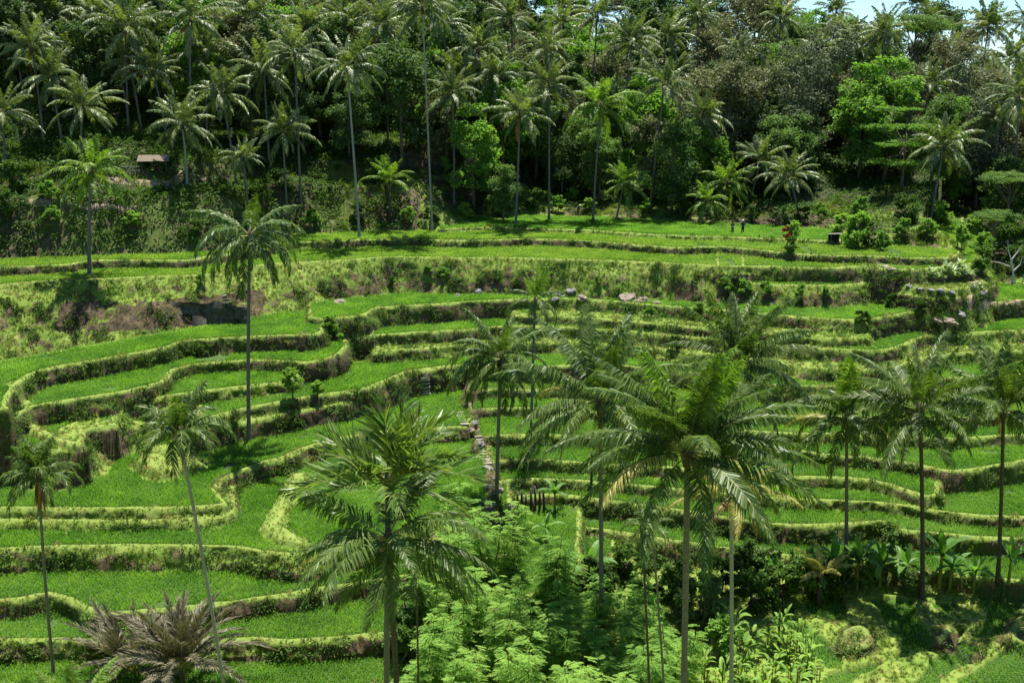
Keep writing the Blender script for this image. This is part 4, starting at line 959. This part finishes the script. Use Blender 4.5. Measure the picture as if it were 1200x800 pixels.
sp = [(735,690),(755,740),(780,800),(790,760),(745,825),(505,700),(540,668),(575,655),(560,700),(600,690),(640,665),(660,700),(620,720),(530,735),(580,745),(650,740),(690,725),(720,760),(560,780),(610,780),(670,785),(515,785),(740,720),(700,690),(600,640),(545,640),(495,765),(760,770),(770,730),(660,655),(720,800),(480,800),(625,812),(575,815),(690,820),(535,820)]
for i, (u, v) in enumerate(sp):
    v2 = v+70; dx, dy, dz = ray(u, v2); Y = (BASEZ-CAMZ)/dz*dy; x = dx/dy*Y; s_ = random.uniform(.9, 1.25)
    z = ground(x, Y)
    t = thing('feathery_sapling', f"light green feathery sapling {['at the back', 'in the middle', 'at the front'][min(2, max(0, (v-640)//60))]} of the bottom thicket", 'sapling', (x, Y, z), random.uniform(0, 6), 'feathery saplings in the valley bottom thicket')
    a, b = SAP[i % 4]; part('foliage', a, t, scale=(s_,)*3); part('stem', b, t, scale=(s_,)*3)

# ------------------------------------------------------------------ bananas and other big leaved plants
def blade_leaf(m, p, az, el, L, W, bend, mat=0, fold=.25, seg=7, v=None, tear=0):
    d = Vector((math.cos(az)*math.cos(el), math.sin(az)*math.cos(el), math.sin(el))); s = Vector((-math.sin(az), math.cos(az), 0)); V = []; F = []
    q = Vector(p); e = el
    for i in range(seg+1):
        f = i/seg; w = W/2*(math.sin(PI*min(1, .06+.94*f))**.55) if f < 1 else 0
        up = Vector((-math.sin(e)*math.cos(az), -math.sin(e)*math.sin(az), math.cos(e)))
        j = 1-tear*random.random()
        V += [q-s*w*j+up*w*fold, q, q+s*w*j+up*w*fold]
        e = el-bend*f; q = q+Vector((math.cos(az)*math.cos(e), math.sin(az)*math.cos(e), math.sin(e)))*L/seg
    for i in range(seg): b = i*3; F += [(b, b+1, b+4, b+3), (b+1, b+2, b+5, b+4)]
    m.add(V, F, mat, v if v is not None else random.random())
BAN = []
for v in range(3):
    ms = []
    st = MB(); st.tube([(0, 0, -.2), (0, 0, .9), (.03, 0, 1.9)], [.14, .11, .07], 7)
    BANst = st.mesh('banana_stem', [M['coconut']])
    for i in range(4):
        m = MB(); blade_leaf(m, (0, 0, 0), 0, R([80, 62, 45, 28][i]), [1.9, 2.1, 2.1, 1.9][i], .58, R([20, 55, 80, 90][i]), tear=.35); ms.append(m.mesh('banana_blade', [M['banana']]))
    BAN.append((BANst, ms))
def banana(u, v, s, label, Y=None):
    Y = Y or foot_y(u, v); dx, dy, _ = ray(u, v); x = dx/dy*Y; t = thing('banana_plant', label, 'banana plant', (x, Y, ground(x, Y)), random.uniform(0, 6), 'banana plants', s)
    st, ms = random.choice(BAN); part('stem', st, t)
    for i in range(8): part('leaf', ms[min(3, i//2)], t, (0, 0, 1.75+.02*i), (0, 0, i*2.4+random.uniform(-.3, .3)), (random.uniform(.85, 1.1),)*3)
for u, v, s_, lb in [(975,690,1.2,'banana plant with arching leaves left of the cone shaped bush'),(1003,694,1.35,'banana plant in front of the cone shaped bush'),(1030,692,1.2,'dark banana plant between the cone shaped bush and the dark palm trunk'),(1058,695,1.1,'banana plant left of the dark palm trunk'),(1100,690,1.35,'dark banana plant just right of the dark palm trunk'),(1112,696,1.0,'small banana plant beside the dark one right of the trunk'),(1140,698,.9,'banana plant near the foot of the right edge palm'),(1180,698,1.0,'bright banana plant at the right edge'),(650,600,.9,'lone banana plant behind the pole stumps'),(690,690,1.1,'banana plant in the dark hollow below the middle terraces'),(955,700,1.0,'banana plant at the left end of the banana clump'),(640,640,.8,'low banana plant by the pole stumps'),(905,700,1.0,'banana plant behind the strap leaved thicket')]:
    banana(u, v, s_, lb)
bush(1038, 690, 'cone', 1.6, 'cone shaped dark green young tree among the banana plants', name='conical_tree')
for u, v, k_, s_ in [(1010,690,'darktree',1.7),(985,700,'dark',1.6),(1068,700,'darktree',1.3),(940,705,'dark',1.8),(915,712,'dark',1.8),(900,695,'darktree',1.8),(870,690,'dark',2.0),(880,720,'dark',1.8),(845,700,'dark',1.8),(790,715,'dark',2),(760,700,'dark',1.8),(820,740,'darktree',2),(750,745,'green',1.8),(700,700,'dark',1.6),(730,680,'dark',1.6),(660,690,'dark',1.4),(775,780,'green',2),(940,690,'green',1.5),(840,775,'green',1.8),(500,690,'dark',1.6),(480,740,'darktree',1.8),(475,780,'dark',1.6)]:
    bush(u, v, k_, s_, f"{'dense' if s_ > 1.6 else 'loose'} {'deep green' if k_ != 'green' else 'fresh green'} bush in the thicket {['left of the twin trunks', 'under the huge palm', 'beside the banana plants', 'near the small fields'][min(3, max(0, (u-460)//190))]}", 'bushes of the valley bottom thicket')
# tall strap leaved plants at the bottom
STR = []
for v in range(3):
    m = MB(); g = random
    for i in range(26):
        a = g.uniform(0, 2*PI); q = g.uniform(0, .45); h = g.uniform(.3, 2.6); blade_leaf(m, (q*math.cos(a), q*math.sin(a), h), a+g.uniform(-.6, .6), g.uniform(.5, 1.3), g.uniform(.6, 1.0), g.uniform(.16, .28), g.uniform(.5, 1.6), seg=4)
    s2 = MB()
    for i in range(5):
        a = g.uniform(0, 2*PI); q = g.uniform(.05, .35); s2.tube([(q*math.cos(a), q*math.sin(a), -.2), (q*1.3*math.cos(a), q*1.3*math.sin(a), 2.7)], [.03, .02], 4)
    STR.append((m.mesh('strap_leaves', [M['tree_lime']]), s2.mesh('canes', [M['bark']])))
k0 = 0
for u, v in [(868,800),(885,815),(905,805),(925,812),(945,800),(880,775),(900,770),(920,780),(860,760),(935,770),(895,830),(930,835),(955,822),(845,820),(850,780),(870,830),(825,800),(915,760),(945,785)]:
    dx, dy, dz = ray(u, v); Y = (BASEZ-CAMZ)/dz*dy; x = dx/dy*Y; s_ = random.uniform(.8, 1.15)
    t = thing('broad_leaved_plant', f"tall lime green broad leaved plant at the {['back', 'middle', 'front'][0 if v < 780 else 1 if v < 812 else 2]} of the bottom thicket", 'plant', (x, Y, ground(x, Y)), random.uniform(0, 6), 'tall lime green plants left of the small fields')
    a, b = STR[k0 % 3]; k0 += 1; part('leaves', a, t, scale=(s_,)*3); part('stem', b, t, scale=(s_,)*3)
# pale strap leaved clumps beside the stones at the right
PAN = []
for v in range(2):
    m = MB()
    for i in range(34): a = random.uniform(0, 2*PI); blade_leaf(m, (0, 0, random.uniform(0, .3)), a, random.uniform(.5, 1.5), random.uniform(.8, 1.4), .11, random.uniform(.6, 1.8), seg=4)
    PAN.append(m.mesh('pandan_leaves', [M['pandan']]))
for i, (u, v) in enumerate([(1092,326),(1104,324),(1116,325),(1128,324),(1136,328),(1110,318),(1124,316),(1098,332)]):
    Y = foot_y(u, v); dx, dy, _ = ray(u, v); x = dx/dy*Y; o = link(bpy.data.objects.new('pandan', PAN[i % 2])); o.location = (x, Y, ground(x, Y)); o.scale = (1.05,)*3; o.rotation_euler = (0, 0, i)
    tag(o, f"pale strap leaved clump above the grey stones at the right, {['leftmost', 'left', 'left of middle', 'middle', 'right', 'rear left', 'rear right', 'lowest'][i]}", 'plant', 'pale strap leaved clumps')
for i, (u, v) in enumerate([(282,580),(279,583),(20,545)]):
    Y = foot_y(u, v); dx, dy, _ = ray(u, v); x = dx/dy*Y; m = MB()
    for q in range(16): a = random.uniform(0, 2*PI); blade_leaf(m, (0, 0, 0), a, random.uniform(1.1, 1.5), random.uniform(.7, 1.3), .07, .3, seg=3)
    o = m.obj('spiky_plant', [M['weed']]); o.location = (x, Y, ground(x, Y)); tag(o, ['dark upright spiky plant on the pale bund at left centre', 'second spiky plant touching the first on the pale bund', 'spiky plant at the foot of the far left earth wall'][i], 'plant')

# ------------------------------------------------------------------ stones, steps, paths
def rock(u, v, s, mat, label, group=None, fl=.6, Y=None):
    Y = Y or foot_y(u, v); dx, dy, _ = ray(u, v); x = dx/dy*Y; bm2 = bmesh.new(); bmesh.ops.create_icosphere(bm2, subdivisions=3, radius=1)
    sd_ = random.uniform(0, 90)
    for w_ in bm2.verts:
        p = w_.co; q = 1+.8*float(vnoise(p.x*1.0+sd_, p.y+p.z*1.7, .8, 3))+.35*float(vnoise(p.x+p.z*2, p.y+sd_, .3, 4)); w_.co = Vector((p.x*q*s, p.y*q*s*.8, p.z*q*s*fl))
    me = bpy.data.meshes.new('rock'); bm2.to_mesh(me); bm2.free(); me.materials.append(M[mat]); o = link(bpy.data.objects.new('rock', me)); o.location = (x, Y, ground(x, Y)-s*.08); o.rotation_euler = (0, 0, random.uniform(0, 6))
    return tag(o, label, 'rock', group)
rk = [(656,347,1.4,'rock','grey white boulder behind the thin middle palm'),(668,343,1.2,'rock','pale boulder right of the grey white one'),(682,350,1.0,'rock_pink','small pink brown boulder right of the pale ones'),(650,352,.8,'rock','low grey boulder under the grey white one'),(735,350,2.0,'rock_pink','wide pinkish rock outcrop under the grassy bank'),(752,353,1.7,'rock_pink','bare pale outcrop right of the wide pinkish rock'),(768,356,1.1,'rock_pink','flat pale stone at the end of the bare outcrop'),(1112,378,1.5,'rock_pink','bare pale rock face above the right hand rice strip'),(1098,380,1.1,'rock_pink','brown rock left of the bare pale face at right'),(1125,372,1.0,'rock','grey rock right of the bare pale face'),(398,356,1.3,'rock_pink','brown rock at the foot of the grassy bank, left centre'),
      (560,345,.9,'rock','low grey rock at the foot of the grassy bank, centre left'),(535,348,.8,'rock','small rock left of the low grey one'),(1065,337,.6,'rock','stone at the left end of the tumbled stones'),(1078,341,.7,'rock','large tumbled stone under the pale strap leaves'),(1090,344,.6,'rock','tumbled stone right of the large one'),(1102,342,.8,'rock','blocky tumbled stone in the middle'),(1115,346,.7,'rock','tumbled stone below the middle one'),(1140,336,.6,'rock','stone beside the zigzag path'),(1150,345,.7,'rock','stone below the zigzag path'),(575,592,.8,'rock','stone at the foot of the drooping middle palm'),(598,594,.9,'rock_pink','brown stone right of the middle palm trunk')]
for u, v, s_, mt, lb in rk: rock(u, v, s_*.62, mt, lb, 'rocks showing through the terrace banks')
for i, (u, v) in enumerate([(548,476),(556,496),(552,506),(563,524),(560,536),(571,548),(577,560),(570,570),(584,574),(566,590),(590,600),(606,604)]):
    rock(u, v, random.uniform(.3, .5), 'rock' if i % 2 else 'rock_pink', 'rough %s stone on the ridge of steps left of the middle palm' % ('grey' if i % 2 else 'brown'), 'stones on the ridge of steps')
# dark rock wall with its little opening
def wall_rock():
    Yw = foot_y(220, 374); x0 = at_y(115, 380, Yw)[0]; x1 = at_y(292, 374, Yw)[0]; t = thing('rock_wall', 'dark rock wall with a small square opening above the broad left terrace', 'rock wall', ((x0+x1)/2, Yw, 13))
    m = MB(); n = 46; zz = 9; V = []; xc = (x0+x1)/2
    for i in range(n+1):
        f = i/n; x = x0+(x1-x0)*f; u = 115+177*f; yy = Yw+ (0 if f > .4 else -(.4-f)*9); hh = .6+2.3*min(1, f*2.2)*(1-.25*max(0, f-.8)*5)
        for j in range(zz+1):
            g = j/zz; V.append((x-xc, yy-Yw+.5*g+.9*float(vnoise(x, g*3, .9, 7))+1.1*float(vnoise(x*1.3, g*3, 2.4, 8))-.15, -.3+hh*g+1.1*float(vnoise(x, 1, 1.5, 9))*g))
    F = []
    oi = int(n*(219-115)/177)
    for i in range(n):
        for j in range(zz):
            if i in (oi, oi+1) and 1 <= j <= 4: continue
            a = i*(zz+1)+j; F.append((a, a+zz+1, a+zz+2, a+1))
    m.add(V, F); m.obj('rock_face', [M['rock_dark']], t)
    m = MB(); x = x0+(x1-x0)*(oi+1)/n-xc; m.box((x, .62, .75), (1.1, 1.3, 1.0)); m.obj('opening', [M['dark']], t)  # dark block in the hole stands in for the shade inside
M['rock_dark'] = plain_mat('dark_rock', (.02, .018, .012), (.11, .10, .075), 1.8, .9, .9)
wall_rock()
def steps(u0, v0, u1, v1, n, w_, label, turn=0):
    Ya, Yb = foot_y(u0, v0), foot_y(u1, v1); a = Vector(at_y(u0, v0, Ya)); b = Vector(at_y(u1, v1, Yb)); t = thing('stone_steps', label, 'steps', tuple(b)); ang = math.atan2(a.y-b.y, a.x-b.x)-PI/2
    for i in range(n):
        f = (i+.5)/n; p = (a-b)*f; g = ground(b.x+p.x, b.y+p.y)-b.z; m = MB(); m.box((0, 0, 0), (w_*random.uniform(.6, .9), .34, .2), 0, 0, .05); o = m.obj('step', [M['stone']], t)
        o.location = (p.x, p.y, g+.04); o.rotation_euler = (random.uniform(-.06, .06), random.uniform(-.06, .06), ang+random.uniform(-.1, .1)+turn)
steps(262, 346, 285, 378, 12, .9, 'worn stone steps climbing beside the dark rock wall')
steps(497, 441, 500, 464, 8, 1.1, 'short flight of stone steps cut into the front of the middle terrace')
steps(538, 484, 545, 506, 8, 1.0, 'stone steps down the ridge left of the drooping middle palm')
steps(560, 512, 572, 545, 9, 1.0, 'lower stone steps leading to the foot of the drooping middle palm')
steps(1030, 303, 1046, 322, 9, 1.3, 'pale stone steps dropping past the small fields at the upper right')
steps(1135, 332, 1156, 348, 8, 1.2, 'zigzag pale stone steps beside the tumbled stones at right')
def path(pts, w_, label, mat='earth_path', thick=.10):
    P = []
    for u, v in pts: Y = foot_y(u, v); P.append(Vector(at_y(u, v, Y)))
    m = MB(); V = []; F = []; Q = []
    for a, b in zip(P, P[1:]):
        n = max(2, int((b-a).length/.5)); Q += [a.lerp(b, i/n) for i in range(n)]
    Q.append(P[-1])
    for i, q in enumerate(Q):
        t = (Q[min(i+1, len(Q)-1)]-Q[max(i-1, 0)]).normalized(); s = Vector((t.y, -t.x, 0)).normalized()*w_/2*(1+.4*float(vnoise(q.x, q.y, .8, 5)))
        for sg in (-1, -.5, .5, 1):
            p = q+s*sg; V.append((p.x, p.y, ground(p.x, p.y)+(thick if abs(sg) < 1 else -.1)))
    for i in range(len(Q)-1):
        for j in range(3): a = i*4+j; F.append((a, a+1, a+5, a+4))
    m.add(V, F); o = m.obj('path', [M[mat]], smooth=True); o['kind'] = 'structure'; o['label'] = label; return o
path([(0, 241), (60, 240), (110, 242), (160, 246)], .6, 'pale earth path crossing the shaded bank at far left')
path([(125, 213), (165, 215), (200, 216), (250, 214)], 1.0, 'pale earth path in front of the hut')
path([(1133, 357), (1150, 362), (1160, 356), (1195, 357)], .5, 'thin pale footpath at the right edge of the terraces')

# ------------------------------------------------------------------ hut, shed, fence, poles
def hut():
    u, v = 187, 212; Y = foot_y(180, 213)+2.0; x, _, _ = at_y(183, 210, Y); z = ground(x, Y-1.4)-.05; t = thing('hut', 'small wooden hut with a pale roof and an orange red panel beside the forest path', 'hut', (x, Y, z), R(8), None, .72)
    m = MB(); m.box((0, 0, .12), (4.6, 3, .34)); m.obj('floor', [M['wood']], t)
    for px in (-2.0, -.2, 1.1, 2.1): m = MB(); m.tube([(px, -1.35, .2), (px, -1.35, 2.5)], .08, 6); m.obj('post', [M['wood']], t)
    m = MB(); m.box((0, 1.3, 1.4), (4.4, .12, 2.3)); m.obj('back_wall', [M['dark']], t)
    w_ = MB(); w_.box((.45, -1.2, 1.05), (1.3, .08, 1.6)); w_ = w_.obj('red_panel', [M['paint_red']], t); m = MB(); m.box((.45, -1.26, .85), (.8, .05, .5)); m.obj('hatch', [M['dark']], w_); m = MB(); m.box((.45, -1.26, 1.5), (.8, .05, .4)); m.obj('window', [M['dark']], w_)
    m = MB(); m.box((1.75, -1.2, 1.2), (.5, .08, 1.9)); m.obj('side_panel', [M['cloth_dark']], t)
    r_ = bpy.data.objects.new('roof', None); C.objects.link(r_); r_.parent = t
    for i in range(9):
        for sg in (-1, 1):
            m = MB(); m.box((-2.4+i*.6, sg*1.05, 2.85), (.58, 2.3, .07), 0, 0, .015, -sg*.42); m.obj('roof_sheet', [M['wood']], r_)
    for yy, px in ((-1.9, -3.6), (-1.9, -2.4)): pass
    m = MB(); m.box((-1.2, -1.5, .55), (1.4, .35, .07)); m.box((-1.8, -1.5, .4), (.08, .3, .3)); m.box((-.6, -1.5, .4), (.08, .3, .3)); m.obj('bench', [M['wood']], t)
hut()
def fence(u0, u1, v, n, label):
    Y = foot_y((u0+u1)/2, v+4)+.6; t = thing('rail_fence', label, 'fence', at_y((u0+u1)/2, v, Y)); x0 = at_y(u0, v, Y)[0]-t.location.x; x1 = at_y(u1, v, Y)[0]-t.location.x; zb = ground(t.location.x, Y)-t.location.z
    for i in range(n): x = x0+(x1-x0)*i/(n-1); m = MB(); m.tube([(x, 0, zb-.2), (x, 0, zb+1.15)], .055, 6); m.obj('post', [M['wood']], t)
    for h in (.5, 1.0): m = MB(); m.tube([(x0-.2, -.07, zb+h), (x1+.2, -.07, zb+h+.04)], .04, 6); m.obj('rail', [M['trunk_pale']], t)
fence(122, 163, 208, 6, 'low rail fence along the path left of the hut')
def shed():
    Y = foot_y(978, 288)-.2; x, _, z = at_y(978, 288, Y); z = ground(x, Y); t = thing('field_shed', 'tiny dark field shed with a flat pale roof at the end of the top field', 'shed', (x, Y, z), .1, None, .75)
    for px in (-.9, .9):
        for py in (-.6, .6): m = MB(); m.tube([(px, py, -.2), (px, py, 1.9)], .06, 6); m.obj('post', [M['wood']], t)
    m = MB(); m.box((0, .62, .95), (1.9, .06, 1.7)); m.obj('back_wall', [M['dark']], t); m = MB(); m.box((0, 0, .45), (1.9, 1.2, .1)); m.obj('floor', [M['wood']], t)
    m = MB(); m.box((0, 0, 1.98), (2.5, 1.9, .12), 0, 0, .03, -.1); m.obj('roof', [M['roof_pale']], t)
shed()
poles = [(606,600,26),(611,601,30),(616,600,22),(622,601,33),(627,600,34),(632,600,30),(637,601,26),(625,604,20),(693,565,40),(702,562,46)]
for i, (u, v, h) in enumerate(poles):
    Y = foot_y(u, v); x, _, _ = at_y(u, v, Y); m = MB(); H_ = h*Y/FPX; m.tube([(0, 0, -.3), (.03, 0, H_*.5), (random.uniform(-.06, .06), 0, H_)], [.12, .11, .09], 7, bump=.08); o = m.obj('tree_stump', [M['trunk_dark']], smooth=True); o.location = (x, Y, ground(x, Y))
    tag(o, ['first','second','third','fourth','fifth','sixth','seventh','eighth'][i]+' from the left of the thin dark bare stumps right of the middle palm' if i < 8 else ['short bare stump behind the huge palm fronds, left one', 'taller bare stump behind the huge palm fronds'][i-8], 'stump', 'bare stumps')
# bleached bare tree at the right edge
def bare_tree():
    Y = foot_y(1185, 330)-1; x, _, _ = at_y(1187, 330, Y); z = ground(x, Y); t = thing('bare_tree', 'bleached leafless tree with forked white branches at the right edge', 'tree', (x, Y, z)); m = MB(); m.tube([(0, 0, -.3), (-.1, 0, 1.6), (-.5, 0, 3.2)], [.17, .14, .1], 7, bump=.1); m.obj('trunk', [M['deadwood']], t)
    for p in ([(-.5, 0, 3.2), (-1.0, 0, 4.4), (-1.2, 0, 5.6)], [(-.5, 0, 3.2), (.3, .2, 4.2), (.8, .2, 5.2)], [(-.3, 0, 2.3), (-2.0, -.3, 2.9), (-4.2, -.4, 3.3)], [(-.1, 0, 1.8), (.7, .1, 2.6), (.9, .1, 3.6)]): m = MB(); m.tube(p, [.09, .06, .025], 6); m.obj('branch', [M['deadwood']], t)
bare_tree()

# ------------------------------------------------------------------ people
def person(u, v, Y, label, top, bottom, hat=None, rz=0, pose='stand', h=1.65, sash=False):
    x, _, _ = at_y(u, v, Y); z = ground(x, Y); t = thing('person', label, 'person', (x, Y, z), rz, None, h/1.7)
    J = dict(p=(0, 0, .93), ab=(0, 0, 1.12), ch=(0, .01, 1.34), nk=(0, .01, 1.47), hd=(0, -.02, 1.56), ht=(0, -.01, 1.66),
             sl=(-.18, 0, 1.41), el=(-.25, .02, 1.14), wl=(-.26, -.12, .92), hl=(-.25, -.16, .84), sr=(.18, 0, 1.41), er=(.26, .02, 1.14), wr=(.20, -.16, 1.0), hr=(.14, -.2, .95),
             kl=(-.10, -.03, .50), al=(-.11, .02, .09), fl=(-.12, -.14, .04), kr=(.10, -.06, .50), ar=(.12, 0, .09), fr=(.13, -.16, .04), il=(-.09, 0, .86), ir=(.09, 0, .86))
    if pose == 'stoop':
        for k_ in ('ab', 'ch', 'nk', 'hd', 'ht', 'sl', 'el', 'wl', 'hl', 'sr', 'er', 'wr', 'hr'):
            a, b, c = J[k_]; dz = c-.93; J[k_] = (a, b-dz*.6, .93+dz*.78)
    E = [('p','ab'),('ab','ch'),('ch','nk'),('nk','hd'),('hd','ht'),('ch','sl'),('sl','el'),('el','wl'),('wl','hl'),('ch','sr'),('sr','er'),('er','wr'),('wr','hr'),('p','il'),('il','kl'),('kl','al'),('al','fl'),('p','ir'),('ir','kr'),('kr','ar'),('ar','fr')]
    Rr = dict(p=.14, ab=.125, ch=.15, nk=.055, hd=.095, ht=.085, sl=.06, el=.045, wl=.033, hl=.035, sr=.06, er=.045, wr=.033, hr=.035, kl=.06, al=.042, fl=.035, kr=.06, ar=.042, fr=.035, il=.095, ir=.095)
    ks = list(J); me = bpy.data.meshes.new('body'); me.from_pydata([J[k_] for k_ in ks], [(ks.index(a), ks.index(b)) for a, b in E], []); o = part('body', me, t)
    md = o.modifiers.new('skin', 'SKIN'); me.skin_vertices  # radii
    for i, k_ in enumerate(ks): me.skin_vertices[0].data[i].radius = (Rr[k_], Rr[k_]*.85); me.skin_vertices[0].data[i].use_root = (k_ == 'p')
    o.modifiers.new('sub', 'SUBSURF').levels = 2; o.modifiers['sub'].render_levels = 2; me.materials.append(M['skin'])
    def tube(n, pts, rad, mat, nn=10): m = MB(); m.tube(pts, rad, nn); return m.obj(n, [M[mat]], t, True)
    V_ = lambda k_: Vector(J[k_])
    m = MB(); m.tube([V_('p')-Vector((0, 0, .04)), V_('ab'), V_('ch'), V_('nk')-Vector((0, 0, .03))], [.165, .15, .185, .08], 10)
    for s_ in 'lr': m.tube([V_('s'+s_)*.8+V_('ch')*.2, V_('s'+s_), V_('e'+s_)], [.09, .085, .06], 8)
    m.obj('shirt', [M[top]], t, True)
    m = MB(); m.tube([V_('p')+Vector((0, 0, .06)), V_('p')-Vector((0, 0, .1))], [.165, .17], 10)
    for s_ in 'lr': m.tube([V_('i'+s_), V_('k'+s_), V_('a'+s_)+Vector((0, 0, .05))], [.115, .085, .07], 8)
    m.obj('trousers', [M[bottom]], t, True)
    m = MB(); m.ball(V_('ht')+Vector((0, .01, .01)), .115, 0, 8, 6, (1, 1, .95)); m.obj('hair', [M['hair']], t, True)
    if sash: tube('sash', [V_('p')+Vector((0, 0, .0)), V_('p')+Vector((0, 0, .12))], [.185, .18], 'cloth_white')
    if hat == 'cone': tube('hat', [V_('ht')+Vector((0, 0, .04)), V_('ht')+Vector((0, 0, .24))], [.34, .02], 'hat', 12)
    if hat == 'cap': tube('hat', [V_('ht')+Vector((0, 0, .02)), V_('ht')+Vector((0, 0, .12)), V_('ht')+Vector((0, 0, .17))], [.15, .13, .05], 'cloth_white', 10)
    return t
yp = foot_y(858, 275)+.5
person(858, 276, yp, 'person in a brown top with a white sash on the edge of the top field', 'cloth_brown', 'cloth_brown', None, .3, sash=True)
person(870, 277, yp+.1, 'person in navy clothes and a white cap beside the one in brown', 'cloth_blue', 'cloth_dark', 'cap', -.4, h=1.72)
person(677, 254, foot_y(677, 254)+.4, 'stooping person in a pale cone shaped hat at the rim of the top field', 'cloth_dark', 'cloth_brown', 'cone', .8, 'stoop', 1.6)
# look-alikes of one group: say which of them, by their order across the picture
from collections import defaultdict
same = defaultdict(list)
for o in sc.objects:
    if o.parent is None and 'label' in o and 'category' in o: same[o['label']].append(o)
ORD = ['first', 'second', 'third', 'fourth', 'fifth', 'sixth', 'seventh', 'eighth', 'ninth', 'tenth', 'eleventh', 'twelfth', 'thirteenth', 'fourteenth', 'fifteenth', 'sixteenth', 'seventeenth', 'eighteenth', 'nineteenth', 'twentieth']
for lb, os_ in same.items():
    if len(os_) < 2 or 'stump' in lb: continue
    os_.sort(key=lambda o: o.location.x/max(1, o.location.y))
    for i, o in enumerate(os_):
        sfx = (', left one' if i == 0 else ', right one') if len(os_) == 2 else (', leftmost' if i == 0 else ', rightmost' if i == len(os_)-1 else ', %s from left' % ORD[min(i, 19)])
        o['label'] = lb+sfx

for o in sc.objects:
    if 'label' in o and len(o['label'].split()) > 16: print('LONG', o['label'])
